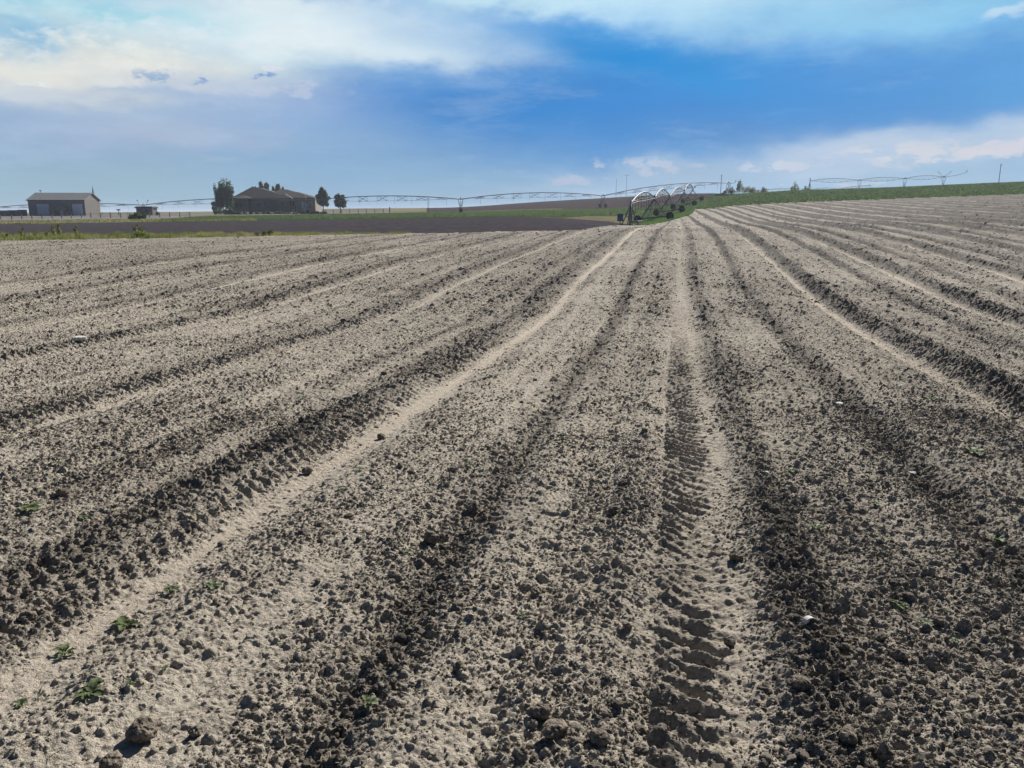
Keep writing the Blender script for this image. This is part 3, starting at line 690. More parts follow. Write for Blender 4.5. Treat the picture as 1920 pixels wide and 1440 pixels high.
    if pivot:
        b=towers[0]; t=tops[0]; mb=MB(); s=pivot
        feet=[b+Vector((math.cos(a)*s,math.sin(a)*s,0)) for a in [YAW+R(k) for k in (8,98,188,278)]]
        for f in feet: f.z=float(zbase(f.x,f.y)); 
        apex=t+Vector((0,0,-.15))
        for f in feet: mb.tube([f-L0,apex-L0],.075,6)
        for fr in (.05,.42):
            r_=[f.lerp(apex,fr) for f in feet]
            for k in range(4): mb.tube([r_[k]-L0,r_[(k+1)%4]-L0],.05,5)
        fr=mb.build('pivot_frame',m_dsteel,root)
        MB().tube([Vector((b.x,b.y,b.z-.05))-L0,t-L0],.14,10).tube([t-L0,t-L0+Vector((0,0,.5))],.09,8).build('riser_pipe',m_steel,fr,True)
        c=feet[2]+Vector((-RX*.2,-RY*.2,1.0)); mb=MB().box(c-L0,(.75,.4,.95),rz=YAW,bev=.03).box(c-L0+Vector((0,0,-.72)),(.12,.12,.6),rz=YAW); mb.build('control_box',m_blue,fr)
        MB().tube([b-L0+Vector((HX*.3,HY*.3,.5)),b-L0+Vector((RX*1.6,RY*1.6,.5))],.12,8).build('feed_pipe',m_steel,fr,True)
    return root
tw=[GP(1182,104),GP(1226,131),GP(1254,167),GP(1281,200),GP(1297,232)]
machine('irrigation_pivot',tw[0],'nearest irrigation pivot, arched steel spans receding from a legged frame with a blue box','irrigation machines in the fields',
  tw,[2.8,3.85,3.5,3.9,3.5],[1.25,1.6,1.5,1.8],base=5.3,bays=7,pivot=1.15,truss_d=1.0,pipe_r=.095,overhang=(9,.5))
tw=[GP(-20,330),GP(270,292),GP(572,250),GP(864,250),GP(1130,272),GP(1363,300)]
machine('irrigation_line',tw[3],'long irrigation line on wheeled towers crossing in front of the house and the brown hill','irrigation machines in the fields',
  tw,[3.6,3.7,4.0,4.0,3.9,4.0],[1.2,1.5,1.3,1.5,1.6],base=3.6,bays=8,overhang=(3.5,.3),steel=m_dsteel,pipe_r=.12,xs=True)
tw=[GP(1514,330),GP(1606,322),GP(1690,316),GP(1762,310)]
machine('hilltop_irrigator',tw[1],'irrigation machine on the green skyline at the right, its end tower with two crossed masts','irrigation machines in the fields',
  tw,[4.6,4.3,4.3,4.2],[.9,.9,.9],base=3.4,bays=8,overhang=(7.5,1.6),masts=True,hose=False,steel=m_dsteel,pipe_r=.1,skip=(0,))
p=GP(1514,330); tagm=MB().tube([p,p+Vector((0,0,5.8))],.16,8).tube([p+Vector((-1.1,0,0)),p+Vector((0,0,4))],.1,5).tube([p+Vector((1.1,.3,0)),p+Vector((0,0,4))],.1,5)
mb=tagm.build('pivot_post',m_dsteel); tag(mb,'upright post with two braces at the left end of the skyline irrigator','post')
tw=[GP(1436,470),GP(1515,462),GP(1569,455),GP(1625,448)]
machine('far_irrigator',tw[1],'faint farther irrigation line seen low behind the skyline bush at the right','irrigation machines in the fields',
  tw,[4.2,4.4,4.4,6.0],[.8,.9,.6],base=3.4,bays=7,hose=False,steel=m_dsteel,truss_d=.9,pipe_r=.12)
# utility poles
m_wood=mat('pole_wood',(.10,.085,.07),.9,noise=(4,(.16,.14,.12),.4,.6))
def pole(px,D,h,label,arm=1.6,r=.14):
    b=GP(px,D); o=thing('utility_pole',b,label,'pole','poles on the skyline')
    MB().tube([(0,0,-.3),(0,0,h)],r,7,r2=r*.7).build('post',m_wood,o)
    if arm: MB().box((0,0,h-.45),(arm,.14,.14),rz=YAW+.3).build('crossarm',m_wood,o)
pole(1865,300,8.0,'pole standing alone on the green skyline near the right edge',.9)
pole(1154,560,13,'short pole on the brown hill left of the nearest irrigation arches',.0)
pole(1173,590,17,'taller pole with a crossarm on the brown hill beside the shorter pole',4.5)
pole(1349,420,9.5,'pole among the bushes on the skyline left of the spiky tree',1.2,.2)
# ---------------------------------------------------------------- farmstead
U=lambda D:D/FH      # metres per picture unit at depth D
W_=lambda D:D/1520.
m_siding=mat('metal_siding',(.20,.21,.24),.6,.1,noise=(1.2,(.155,.16,.185),.35,.65))
m_gable=mat('tan_siding',(.21,.19,.17),.8,noise=(1.2,(.17,.155,.14),.35,.65),spec=.1)
m_roofm=mat('metal_roof',(.20,.20,.21),.55,.15,noise=(2.5,(.30,.29,.28),.42,.6))
m_door=mat('pale_door',(.60,.66,.76),.5,noise=(1,(.5,.56,.66),.4,.6))
m_trim=mat('dark_trim',(.06,.055,.055),.7,noise=(2,(.09,.08,.08),.4,.6))
m_shingle=mat('brown_shingles',(.062,.052,.05),.95,noise=(2.2,(.10,.083,.078),.42,.6),bump=(6,.5,.05))
m_wall=mat('stone_wall',(.16,.14,.125),.9,noise=(3,(.10,.09,.08),.4,.6))
m_lwall=mat('cream_wall',(.26,.235,.20),.8,noise=(2,(.35,.31,.26),.4,.6))
m_glass=mat('window_glass',(.03,.035,.045),.08,spec=.6)
m_conc=mat('pale_rock',(.5,.48,.45),.9,noise=(4,(.34,.32,.3),.4,.6))
m_bark=mat('bark',(.09,.07,.055),.95,noise=(6,(.15,.12,.10),.4,.6))
def yawed(name,px,D,label,cat,group=None,dz=0,turn=0):
    return thing(name,GP(px,D,dz),label,cat,group,rz=YAW+turn)     # local x to the right, y away from the viewer
def gable_roof(mb,x0,x1,y0,y1,ze,zr,ov,th,along='x'):
    if along=='x':
        ym=(y0+y1)/2; k=(zr-ze)/(ym-y0)
        for s in (1,-1):
            ye=(y0-ov) if s==1 else (y1+ov); zo=ze-k*ov
            a=[(x0-ov,ye,zo),(x1+ov,ye,zo),(x1+ov,ym,zr),(x0-ov,ym,zr)]
            b=[(x,y,z+th) for x,y,z in a]; mb.solid(a+b,[(0,1,2,3),(7,6,5,4),(0,4,5,1),(1,5,6,2),(2,6,7,3),(3,7,4,0)])
    else:
        xm=(x0+x1)/2; k=(zr-ze)/(xm-x0)
        for s in (1,-1):
            xe=(x0-ov) if s==1 else (x1+ov); zo=ze-k*ov
            a=[(xe,y0-ov,zo),(xm,y0-ov,zr),(xm,y1,zr),(xe,y1,zo)]
            b=[(x,y,z+th) for x,y,z in a]; mb.solid(a+b,[(0,1,2,3),(7,6,5,4),(0,4,5,1),(1,5,6,2),(2,6,7,3),(3,7,4,0)])
# big metal shed. local frame: x along the front, turned so that its right gable shows
D=240; u=U(D); b=yawed('metal_shed',56,D,'large metal shed with two pale roll up doors and a small porch gable between them','shed',dz=-.25,turn=R(5))
Wd,Dp,Ez,Rz=16.1,11,5.0,7.1
mb=MB(); mb.solid([(0,0,0),(Wd,0,0),(Wd,Dp,0),(0,Dp,0),(0,0,Ez),(Wd,0,Ez),(Wd,Dp,Ez),(0,Dp,Ez),(0,Dp/2,Rz),(Wd,Dp/2,Rz)],[(0,1,5,4),(2,3,7,6),(3,0,4,8,7)])
for k in range(24): mb.box(((k+.5)*Wd/24,-.012,Ez/2),(.06,.03,Ez-.1))
mb.build('wall',m_siding,b)
mb=MB().solid([(Wd,0,0),(Wd,Dp,0),(Wd,Dp,Ez),(Wd,Dp/2,Rz),(Wd,0,Ez)],[(0,1,2,3,4)])
for k in range(14): mb.box((Wd+.012,(k+.5)*Dp/14,Ez/2),(.03,.06,Ez-.1))
mb.build('gable_wall',m_gable,b)
mb=MB(); gable_roof(mb,0,Wd,0,Dp,Ez+.05,Rz+.05,.45,.12); mb.build('roof',m_roofm,b)
MB().box((Wd+.03,-.02,Ez/2),(.22,.22,Ez)).box((-.03,-.02,Ez/2),(.22,.22,Ez)).box((Wd/2,-.47,Ez-.12),(Wd+.9,.08,.28)).build('trim',m_trim,b)
def rolldoor(x0,x1,z1):
    mb=MB().box(((x0+x1)/2,-.06,z1/2),(x1-x0,.08,z1))
    for k in range(1,5): mb.box(((x0+x1)/2,-.105,z1*k/5),(x1-x0,.02,.05))
    d=mb.build('roller_door',m_door,b)
    MB().box((x0-.08,-.09,z1/2),(.14,.12,z1)).box((x1+.08,-.09,z1/2),(.14,.12,z1)).box(((x0+x1)/2,-.09,z1+.09),(x1-x0+.3,.12,.16)).build('door_frame',m_trim,d)
rolldoor(2.2,5.9,3.9); rolldoor(12.5,15.6,3.9)
mb=MB(); gable_roof(mb,6.5,11.7,-1.8,0,2.3,3.7,.25,.1,'y'); pr=mb.build('porch_roof',m_roofm,b)
MB().solid([(6.5,-1.8,2.3),(11.7,-1.8,2.3),(9.1,-1.8,3.65)],[(0,1,2)]).build('porch_gable',m_gable,pr)
for x in (6.7,11.5): MB().box((x,-1.7,1.15),(.18,.18,2.3)).build('post',m_trim,pr)
d=MB().box((9.2,-.05,1.1),(1.0,.08,2.2)).build('entry_door',m_door,b); MB().box((9.55,-.12,1.1),(.08,.08,.2)).build('handle',m_trim,d)
for x in (7.8,10.6):
    f=MB().box((x,-.04,1.6),(1.0,.06,.9)).build('window',m_trim,b); MB().box((x,-.08,1.6),(.84,.04,.74)).build('pane',m_glass,f)
MB().tube([(1.2,Dp/2,Rz),(1.2,Dp/2,Rz+1.0)],.06,5).box((1.2,Dp/2,Rz+.75),(.7,.06,.18),rz=.5).box((1.2,Dp/2,Rz+.55),(.06,.5,.1)).build('weather_vane',m_trim,b)
# A-shaped mast behind the shed
p=GP(179,262); mb=MB(); o=thing('lattice_mast',p,'slim A shaped mast rising behind the right end of the metal shed','mast',rz=YAW)
MB().tube([(-1.2,0,0),(0,0,8.8)],.11,6).tube([(.9,.2,0),(0,0,8.8)],.11,6).tube([(0,0,8.7),(0,0,9.6)],.05,5).build('leg_frame',m_dsteel,o)
MB().tube([(-.75,0,3.5),(.55,.1,3.5)],.05,5).tube([(-.45,0,5.6),(.35,.1,5.6)],.05,5).build('crossbar',m_dsteel,o)
# pump hut
D=238; b=yawed('pump_hut',256,D,'small stone hut with a flat brown roof between the shed and the house','hut',dz=-.1)
MB().box((2.35,1.8,1.1),(4.7,3.6,2.2)).build('wall',m_wall,b)
MB().box((2.35,1.7,2.36),(5.3,4.3,.32)).box((2.35,1.7,2.6),(4.7,3.6,.22)).build('roof',m_shingle,b)
MB().box((4.95,-.1,1.1),(.18,.18,2.2)).box((4.95,-.1,2.1),(.4,.4,.14)).build('porch_post',m_lwall,b)
d=MB().box((1.2,-.03,1.0),(.95,.06,1.95)).build('door',m_trim,b); MB().box((1.55,-.09,1),(.08,.06,.2)).build('handle',m_steel,d)
f=MB().box((3.2,-.03,1.3),(1.2,.06,.8)).build('window',m_trim,b); MB().box((3.2,-.07,1.3),(1.04,.03,.66)).build('pane',m_glass,f)
for x,tx in ((.5,-.6),(2.4,.7)):
    MB().tube([(x,1.5,2.7),(x+tx,1.5,4.5)],.045,5).box((x+tx,1.5,4.45),(.3,.1,.3)).build('antenna',m_dsteel,b)
# low outbuildings at the left edge
D=236
for px,wd,h,m,lb in ((-6,22,1.7,m_siding,'low dark trailer at the very left edge of the yard'),(17,17,1.75,m_gable,'low tan shed between the dark trailer and the black box'),(33.5,7,1.85,m_trim,'small black box shaped store left of the big shed')):
    b=yawed('outbuilding',px,D,lb,'outbuilding','low outbuildings at the left edge',dz=-.1); w=wd*U(D)
    MB().box((w/2,1.4,h/2),(w-.06,2.8,h)).build('wall',m,b); MB().box((w/2,1.4,h+.06),(w+.1,3.0,.12)).build('roof',m_trim,b)
    MB().box((w*.4,-.02,h*.45),(min(.8,w*.5),.05,h*.8)).build('door',m_wall if m!=m_wall else m_trim,b)
# the house
D=268; u=U(D); hz=398-0; base=P3(428,397,D); b=thing('ranch_house',base,'wide low house with many hipped brown shingle roofs among trees','house',rz=YAW)
X_=lambda px,y=0:(px-960)*(D+y)/FH-(428-960)*D/FH; Z_=lambda py,y=0:(400-py)*(D+y)/1520-(400-397)*D/1520
def hip(x0,x1,y0,y1,ze,zr,rx0,rx1,ry0,ry1,name='roof',m=m_shingle,ov=.5):
    x0-=ov;x1+=ov;y0-=ov;y1+=ov
    a=[(x0,y0,ze),(x1,y0,ze),(x1,y1,ze),(x0,y1,ze),(x0,y0,ze+.25),(x1,y0,ze+.25),(x1,y1,ze+.25),(x0,y1,ze+.25),(rx0,ry0,zr),(rx1,ry0,zr),(rx1,ry1,zr),(rx0,ry1,zr)]
    return MB().solid(a,[(3,2,1,0),(0,1,5,4),(1,2,6,5),(2,3,7,6),(3,0,4,7),(4,5,9,8),(5,6,10,9),(6,7,11,10),(7,4,8,11),(8,9,10,11)]).build(name,m,b)
ev=Z_(372.5)
MB().box(((X_(434)+X_(552))/2,8,ev/2-.8),(X_(552)-X_(434),14,ev+1.6)).build('wall',m_wall,b)
MB().box(((X_(552)+X_(590))/2,6.2,ev/2-.8),(X_(590)-X_(552)-.02,9,ev+1.6)).build('side_wall',m_lwall,b)
r=hip(X_(437),X_(546),1,15,ev,Z_(352,7),X_(474,7),X_(488,7),6.5,8)
ch=MB().box((X_(463.5),9,Z_(356)),(1.35,1.1,2.2)).box((X_(463.5),9,Z_(350)),(1.6,1.3,.2)).build('chimney',m_wall,r)
for dx in (-.45,.45): MB().tube([(X_(463.5)+dx,9,Z_(350)),(X_(463.5)+dx,9,Z_(347.5))],.16,8).build('flue',m_trim,ch)
hip(X_(496),X_(588,3),1.6,15,ev+.1,Z_(355.5,8),X_(528,8),X_(540,8),7.5,9)
hip(X_(530),X_(590,2),1.2,11,ev+.05,Z_(360.5,6),X_(556,6),X_(562,6),5,7)
for x0,x1,pk,y0 in ((441,472,366.5,-1.6),(516,549,363.5,-1.6),(560,574,364.5,.2)):
    hip(X_(x0),X_(x1),y0,6,ev-.1,Z_(pk),X_((x0+x1)/2)-.2,X_((x0+x1)/2)+.2,y0+2.2,6,'front_roof',ov=.35)
    if x0<560: MB().box((X_((x0+x1)/2),y0+3,ev/2-.8),(X_(x1)-X_(x0)-1.0,5.6,ev+1.5)).build('bay_wall',m_wall,b)
for px,y in ((448,-1.42),(455,-1.42),(465,-1.42),(483,.98),(492,.98),(503,.98),(522,-1.42),(532,-1.42),(541,-1.42)):
    f=MB().box((X_(px),y-.03,ev*.5),(1.15,.08,1.5)).build('window',m_trim,b); MB().box((X_(px),y-.08,ev*.5),(.95,.04,1.3)).build('pane',m_glass,f)
for px in (576,583,589): MB().box((X_(px),1.5,ev*.48),(.42,.42,ev*.95)).build('porch_column',m_lwall,b)
f=MB().box((X_(569),1.68,ev*.38),(1.9,.06,2.3)).build('garage_door',m_door,b)
f=MB().box((X_(580),1.68,ev*.45),(1.1,.06,1.4)).build('window',m_trim,b); MB().box((X_(580),1.63,ev*.45),(.9,.04,1.2)).build('pane',m_glass,f)
# trees
LEAFC={}
def leafmat(name,c1,c2): 
    m=leafy(mat(name,c1,.75,noise=(1.1,c2,.38,.62)),.4); return m
m_t1=leafmat('dark_foliage',(.045,.070,.028),(.10,.135,.055)); m_t2=leafmat('autumn_foliage',(.10,.10,.035),(.19,.16,.065)); m_t3=leafmat('mid_foliage',(.055,.085,.03),(.13,.155,.06))
def crown(lobes,n,s,rnd,m,parent,name='crown'):
    V=[];Fc=[]
    tot=sum(a[3]*a[4]*a[5] for a in lobes)
    for (cx,cy,cz,rx,ry,rz) in lobes:
        k=int(n*rx*ry*rz/tot)+20
        for _ in range(k):
            d=Vector((rnd.gauss(0,1),rnd.gauss(0,1),rnd.gauss(0,1))).normalized()*(rnd.random()**.38)*rnd.uniform(.85,1.12)
            c=Vector((cx+d.x*rx,cy+d.y*ry,cz+d.z*rz)); q=s*rnd.uniform(.6,1.4)
            a=Vector((rnd.gauss(0,1),rnd.gauss(0,1),rnd.gauss(0,1))).normalized(); e=a.cross(Vector((rnd.gauss(0,1),rnd.gauss(0,1),rnd.gauss(0,1)))).normalized()
            i=len(V); V+= [c-a*q,c+e*q*.6,c+a*q,c-e*q*.6]; Fc.append((i,i+1,i+2,i+3))
    return link(name,npmesh(name,[tuple(v) for v in V],Fc),m,parent)
def tree(px,D,pyb,pyt,pyc,wpx,shape,label,m,group,seed,n=1300,name='tree',s=.24):
    rnd=random.Random(seed); base=P3(px,pyb,D); base.z=min(base.z,float(zbase(base.x,base.y))+.3) if D<262 else base.z
    H=(pyb-pyt)*D/1520; hc=(pyb-pyc)*D/1520; w=wpx*U(D)/2
    o=thing(name,base,label,'tree',group,rz=YAW)
    mb=MB().tube([(0,0,-.5),(0,0,hc*.6),(.1*w,0,hc+(H-hc)*.55)],.06*w+.1,7,r2=.05)
    for k in range(6):
        a=rnd.uniform(0,6.28); z0=hc*.8+(H-hc)*.08*k; mb.tube([(0,0,z0),(math.cos(a)*w*.4,math.sin(a)*w*.4,z0+(H-hc)*.18),(math.cos(a)*w*.7,math.sin(a)*w*.7,z0+(H-hc)*.3)],.07,5,r2=.02)
    mb.build('trunk',m_bark,o)
    L_=[]; ch=H-hc
    if shape=='fan':
        for k in range(15):
            a=(k/14-.5)*1.5; top=H*(1-.22*abs(a)**1.5*rnd.uniform(.5,1.6)); x=a*w*1.15; 
            L_.append((x*.8+rnd.uniform(-.2,.2),rnd.uniform(-w*.5,w*.5),hc+(top-hc)*.42,w*.2,w*.26,(top-hc)*.46)); L_.append((x,rnd.uniform(-w*.4,w*.4),top-(top-hc)*.16,w*.09,w*.09,(top-hc)*.24))
    elif shape=='cone':
        for k in range(34):
            t=(k+.5)/34; wr=w*min(1,1.6*(t+.3))*(1-t)**.7+.1; a=k*2.4; q=rnd.uniform(.25,.8)
            L_.append((math.cos(a)*wr*q,math.sin(a)*wr*q,hc+ch*(.12+.8*t),wr*.4+.2,wr*.4+.2,ch*.10))
    else:
        for k in range(30):
            a=k*2.4+rnd.uniform(-.4,.4); t=rnd.uniform(-.85,.8); q=math.sqrt(1-t*t)*rnd.uniform(.3,.9); k2=rnd.uniform(.18,.36)
            L_.append((math.cos(a)*w*q,math.sin(a)*w*q,hc+ch*(.5+.44*t),w*k2,w*k2,ch*k2*.55))
    crown(L_,n,s,rnd,m,o); return o
tree(424,262,398,338,392,38,'fan','tall fan shaped tree cluster at the left end of the house',m_t1,None,1,n=7500)
tree(404,260,399,376,396,14,'round','short bushy tree at the foot of the tall fan shaped tree',m_t1,None,2,n=700)
BH='treetops showing behind the house roof'
tree(492,300,392,340,366,11,'round','left one of the two tallest treetops behind the house roof',m_t2,BH,3,n=800)
tree(503,302,392,341,366,11,'round','right one of the two tallest treetops behind the house roof',m_t2,BH,4,n=800)
tree(514,301,392,349,366,5,'round','thin low treetop between the bigger ones behind the house',m_t2,BH,5,n=240)
tree(523,303,392,344,366,12,'round','broad treetop behind the right half of the main roof',m_t2,BH,6,n=800)
tree(532,305,392,350,366,5,'round','smallest treetop, last to the right behind the house roof',m_t2,BH,7,n=240)
tree(606,258,393,344,383,34,'cone','tall egg shaped tree just right of the house',m_t3,None,8,n=5500)
tree(638,258,392,357.5,384,30,'round','smaller round tree standing alone right of the house',m_t1,None,9,n=3600)
# bushes
def bush(px,D,wpx,hpx,label,m,seed,cat='bush',group=None,n=700,lobes=8,dz=0,name='bush',s=.2,ragged=.5):
    rnd=random.Random(seed); o=thing(name,GP(px,D,dz),label,cat,group,rz=YAW); w=wpx*U(D)/2; h=hpx*D/1520; L_=[]
    for k in range(lobes):
        x=rnd.uniform(-1,1); hh=h*(1-ragged*rnd.random())*(1-.4*abs(x)); L_.append((x*w*.8,rnd.uniform(-.4,.4)*w*.6,hh*.5,w*.32,w*.32,hh*.5))
    crown(L_,n,s,rnd,m,o,'foliage'); MB().tube([(0,0,-.2),(.1,0,h*.5)],.06,5).tube([(0,0,0),(-.3*w,0,h*.5)],.04,5).build('stem',m_bark,o)
    return o
m_purple=leafmat('greyish_foliage',(.12,.125,.10),(.20,.19,.155))
bush(1384,330,16,30,'narrow spiky tree on the skyline, tallest of the hilltop bushes',m_t3,21,'tree',n=700,lobes=7,name='skyline_tree',ragged=.3)
G_='bushes along the skyline'
for i,(px,w,h,lb) in enumerate([(1368,20,16,'low shrub left of the spiky skyline tree'),(1398,18,18,'shrub hugging the right side of the spiky skyline tree'),(1413,20,15,'grey green shrub second to the right of the spiky tree'),(1428,20,14,'last grey green shrub at the right end of the skyline thicket')]):
    bush(px,325+i,w,h,lb,m_purple,30+i,group=G_,n=420)
bush(1487,322,19,24,'larger open branched bush left of the skyline post',m_t3,40,group=G_,n=420,lobes=9,ragged=.6)
bush(1507,322,15,17,'smaller bush right beside the skyline post',m_t3,41,group=G_,n=300,lobes=7,ragged=.6)
bush(1352,262,26,6,'dark flat shrub low on the green slope below the skyline thicket',m_t1,42,n=500)
bush(258,168,34,15,'dark rounded shrub at the edge of the gravel below the pump hut',m_t1,43,n=1500,lobes=12)
bush(296,236,7,8,'small dark bush just right of the pump hut',m_t1,44,n=250)
rnd=random.Random(77)
HB='shrubs planted in front of the house'
for i,(px,w,h,lb) in enumerate([(412,26,17,'wide tall dark shrub at the left end of the house bed'),(428,18,20,'tall dark hedge shrub between the fan shaped tree and the house'),(438,20,9,'dark shrub below the left corner of the house'),(458,22,9,'dark shrub under the first front roof'),(480,20,8,'dark shrub left of the middle of the house front'),(502,22,9,'dark shrub at the middle of the house front'),(526,22,8,'dark shrub under the second front roof'),(548,20,8,'dark shrub left of the pale porch'),(568,16,9,'dark shrub in front of the pale porch'),(590,20,7,'dark shrub between the porch and the egg shaped tree'),(606,16,6,'low dark shrub under the egg shaped tree')]):
    bush(px,254,w,h,lb,m_t1,50+i,group=HB,n=700,s=.18)
for i,(px,py,w) in enumerate([(452,391,5),(462,389,6),(475,392,5),(487,392,5),(497,391,4),(508,389,6),(546,389,5),(604,393,8),(600,394,5)]):
    D=250.5; b=P3(px,py,D); g=float(zbase(b.x,b.y)); b.z=g+.35
    o=clodmesh('garden_rock',w*U(D)/2,m_conc,.6,60+i,.25,lvl=3); o.location=b
    tag(o,['pale garden rock','small pale garden rock','low pale garden rock'][i%3]+' in front of the house, '+['first from the left','second from the left','third from the left','fourth from the left','fifth from the left','sixth from the left','before the pale porch','biggest, under the egg shaped tree','left of the biggest'][i],'rock','pale rocks before the house')
# fences and posts
m_post=mat('fence_wood',(.11,.10,.095),.9,noise=(5,(.17,.155,.14),.4,.6)); m_rail=mat('fence_rail',(.18,.17,.165),.8,noise=(5,(.12,.11,.105),.4,.6))
def fence(name,label,pts,h,r,rails,group=None):
    P_=[GP(px,D) for px,D in pts]; o=thing(name,P_[0],label,'fence',group); L0=P_[0]
    for p in P_: MB().box(p-L0+Vector((0,0,h/2-.1)),(r*2,r*2,h+.2),rz=YAW).build('post',m_post,o)
    mb=MB()
    for z in rails:
        for a_,b_ in zip(P_,P_[1:]): mb.tube([a_-L0+Vector((0,0,z)),b_-L0+Vector((0,0,z))],.022,4)
    mb.build('wire',m_rail,o); return o
fence('yard_fence','long low wire fence in front of the gravel yard, shed and hut',[(px,185+px*.03) for px in (-20,0,21,40,59,78,97,115,133,152,170,188,207,226,243,262,280,299,318,337,356)],1.15,.09,(.35,.7,1.05))
fence('pasture_fence','post fence running right from the egg shaped tree along the green field',[(px,258) for px in (610,625,641,656,672,687,703,719)],1.35,.09,(.45,.85,1.2))
fence('back_fence','thin fence behind the yard between the shed and the pump hut',[(px,262) for px in (187,192,206,222,239,252)],1.1,.06,(.5,1.0))
p=GP(223,244); o=thing('yard_sign',p,'small flat sign board on a post between the shed and the hut','sign',rz=YAW); MB().box((0,0,.8),(.12,.12,1.6)).build('post',m_post,o); MB().box((0,-.08,1.65),(1.1,.06,.4)).build('board',m_trim,o)
p=GP(731,262); o=MB().box(p+Vector((0,0,.9)),(.32,.32,1.8),rz=YAW,bev=.03).build('gate_post',m_trim); tag(o,'thick dark post at the right end of the pasture fence','post')
p=GP(803,266); o=thing('utility_pole',p,'slim pole under the irrigation line left of its middle tower','pole','poles on the skyline'); MB().tube([(0,0,-.3),(0,0,4.6)],.09,6).build('post',m_wood,o); MB().box((0,0,4.5),(.5,.1,.1),rz=YAW).build('crossarm',m_wood,o)
# ---------------------------------------------------------------- grass, crop and verge weeds
def blades(name,label,cat,x,y,h,m,tilt=.35,w=.12,sink=.03):
    n=len(x); z=zbase(x,y)-sink; a=RNG.uniform(0,6.28,n); t=RNG.uniform(-tilt,tilt,n)*h; u=RNG.uniform(0,6.28,n)
    dx,dy=np.cos(a)*w*h/2,np.sin(a)*w*h/2
    V=np.stack([np.stack([x-dx,y-dy,z],1),np.stack([x+dx,y+dy,z],1),np.stack([x+dx*.5+t*np.cos(u)*.5,y+dy*.5+t*np.sin(u)*.5,z+h*.6],1),np.stack([x+t*np.cos(u),y+t*np.sin(u),z+h],1)],1).reshape(-1,3)
    F4=np.arange(4*n).reshape(n,4); o=link(name,npmesh(name,V,F4),m); return tag(o,label,cat,kind='stuff')
def strip(n,px0,px1,f0,f1,dens=None):
    p=RNG.uniform(px0,px1,n); a,b=f0(p),f1(p); yc=a+(b-a)*RNG.random(n)
    if dens is not None: k=RNG.random(n)<dens(p,yc); p,yc=p[k],yc[k]
    x,y=cam2w(yc*(p-960)/FH,yc); return x,y,p,yc
m_gr=leafy(mat('grass_blades',(.085,.105,.045),.8,noise=(.5,(.24,.21,.125),.42,.6),spec=.1),.5)
vt=lambda p:np.interp(p,[-900,0,350,650,760],[62,62,59.5,55,50.5])
x,y,p,yc=strip(90000,-700,770,lambda p:edge(p)-.35,vt,lambda p,yc:np.clip(.55+1.6*vn(p/22,yc/3,50),0,1)*np.clip(1.25-p/900,.15,1))
blades('verge_tufts','strip of green and straw coloured grass along the far edge of the field','grass',x,y,RNG.uniform(.08,.3,len(x))*np.clip(1.1-p/1500,.6,1)*(1+.8*vn(p/12,yc/2,51)),m_gr)
m_cr=leafy(mat('crop_blades',(.060,.084,.052),.85,noise=(.3,(.09,.12,.065),.42,.6),spec=.05),.5)
x,y,p,yc=strip(60000,1180,2500,lambda p:edge(p),lambda p:np.interp(p,[1180,1330,1450,2500],[235,255,262,262]),lambda p,yc:np.where(p<1325,1,.75))
x2,y2,p2,yc2=strip(45000,300,1200,lambda p:np.interp(p,[300,1000,1100,1200],[140,138,165,185]),lambda p:np.interp(p,[300,400,650,860,1200],[160,205,252,262,260]))
x=np.concatenate([x,x2]); y=np.concatenate([y,y2])
blades('crop_tufts','low leafy green crop covering the far fields','crop',x,y,RNG.uniform(.08,.24,len(x)),m_cr,tilt=1.6,w=1.1)
x,y,p,yc=strip(5000,1180,1305,lambda p:edge(p)+.5,lambda p:edge(p)+26)
blades('wheel_side_grass','bright green grass growing under the nearest irrigation pivot','grass',x,y,RNG.uniform(.12,.35,len(x)),leafy(mat('lush_grass',(.065,.11,.05),.85,noise=(.5,(.09,.14,.06),.4,.6),spec=.05)),w=.5)
x,y,p,yc=strip(9000,-400,480,lambda p:130+0*p,lambda p:np.interp(p,[-400,300,480],[170,170,150]))
blades('dry_verge_tufts','dry olive grass between the dark field and the gravel yard','grass',x,y,RNG.uniform(.12,.3,len(x)),m_gr,w=.5)
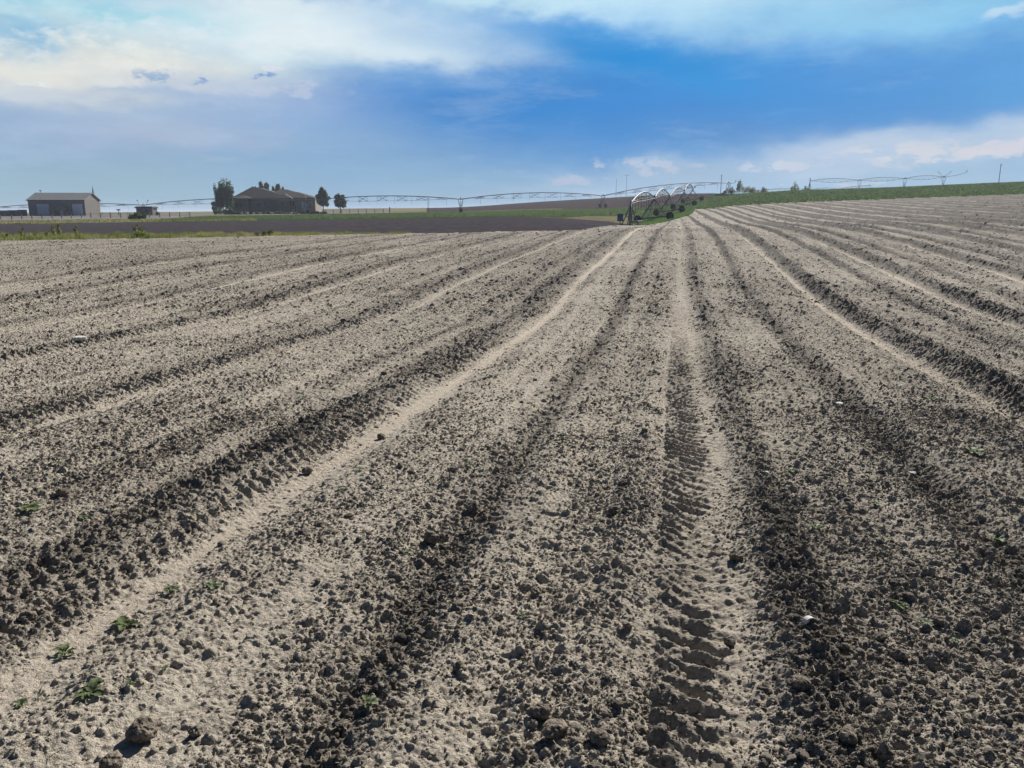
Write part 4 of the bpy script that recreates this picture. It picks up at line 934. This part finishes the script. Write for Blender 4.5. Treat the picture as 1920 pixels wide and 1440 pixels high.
# tall weeds in the verge
m_y=mat('yellow_flowerheads',(.50,.42,.10),.8,noise=(3,(.22,.24,.06),.4,.6),spec=.1)
m_gw=leafy(mat('weed_green',(.15,.19,.06),.8,noise=(3,(.26,.26,.10),.4,.6),spec=.1))
VW=[(10,54,.8,0,'thin green weed nearest the left edge in the grass verge'),(34,54,1.15,1,'tall yellow weed at the left end of the grass verge'),(59,54,.8,0,'thin green weed second from the left in the verge'),
(81,55,1.0,0,'leaning green weed left of the tallest yellow weeds'),(96,55,1.3,1,'tall yellow weed, left one of the pair below the big shed'),(105,54,1.5,1,'tallest yellow weed, right one of the pair below the big shed'),
(138,54,1.25,1,'slender yellow weed just right of the tallest pair'),(251,54,1.3,1,'tall yellow flowering weed, left one of two below the pump hut'),(262,53.5,1.15,1,'yellow flowering weed, right one of two below the pump hut')]
for i,(px,D,h,k,lb) in enumerate(VW):
    h*=.62
    rnd=random.Random(300+i); o=thing('tall_weed',GP(px,D),lb,'weed','tall weeds in the grass verge',rz=YAW); mb=MB()
    for j in range(4 if k else 3):
        tx,ty=rnd.uniform(-.22,.22),rnd.uniform(-.2,.2); mb.tube([(0,0,-.05),(tx*.4,ty*.4,h*.5),(tx,ty,h*rnd.uniform(.75,1))],.014,4)
    mb.build('stem',m_gw,o)
    crown([(rnd.uniform(-.12,.12),rnd.uniform(-.1,.1),h*.42,.10,.09,h*.36)],45,.05,rnd,m_gw,o,'leaves')
    if k: crown([(rnd.uniform(-.15,.15),rnd.uniform(-.1,.1),h*q,.06,.06,h*.10) for q in (.6,.72,.84,.96)],80,.035,rnd,m_y,o,'flower_heads')
for i,(px,w,h,lb) in enumerate([(258,30,.42,'bushy green clump under the pair of yellow weeds below the pump hut'),(492,14,.3,'small dark clump of weeds in the verge below the house'),(503,13,.38,'darker clump right beside the small clump below the house'),(478,9,.22,'smallest clump in the verge below the left half of the house')]):
    rnd=random.Random(400+i); D=52 if px<300 else 50.8; o=thing('weed_clump',GP(px,D),lb,'weed','leafy clumps in the grass verge',rz=YAW); ww=w*U(D)/2
    crown([(rnd.uniform(-.7,.7)*ww,rnd.uniform(-.2,.2),h*.45,ww*.4,.2,h*.5) for _ in range(6)],420,.05,rnd,m_gw if px<300 else m_t1,o,'foliage'); MB().tube([(0,0,-.05),(0,0,h*.5)],.02,4).build('stem',m_gw,o)
# pale track on the left between the dark field and the yard
V=[];n=40
for k in range(n+1):
    px=-150+k*5.4; t=k/n; D=136-5*t; hw=4.2*(1-t)**.7+.1
    for s in (-1,1): q=GP(px,D+s*hw,.10 if k else .1); V.append(tuple(q))
tag(link('dirt_path',npmesh('dirt_path',V,[(2*k,2*k+2,2*k+3,2*k+1) for k in range(n)]),mat('pale_dirt',(.42,.36,.29),1,noise=(.5,(.34,.29,.23),.4,.6),spec=0)),kind='structure')

# thin air: far things fade a little towards blue
bm=bmesh.new(); bmesh.ops.create_cube(bm,size=1,matrix=Matrix.Translation((0,1900,8.2))@Matrix.Diagonal((14000,9000,25.4,1)))
me=bpy.data.meshes.new('haze'); bm.to_mesh(me); bm.free()
hm=bpy.data.materials.new('haze_air'); hm.use_nodes=True; t=hm.node_tree; t.nodes.remove(t.nodes['Principled BSDF']); v=t.nodes.new('ShaderNodeVolumePrincipled')
v.inputs['Density'].default_value=.00026; v.inputs['Color'].default_value=(.78,.86,1,1); v.inputs['Anisotropy'].default_value=.2; t.links.new(v.outputs[0],t.nodes['Material Output'].inputs['Volume'])
tag(link('haze',me,hm),kind='stuff')
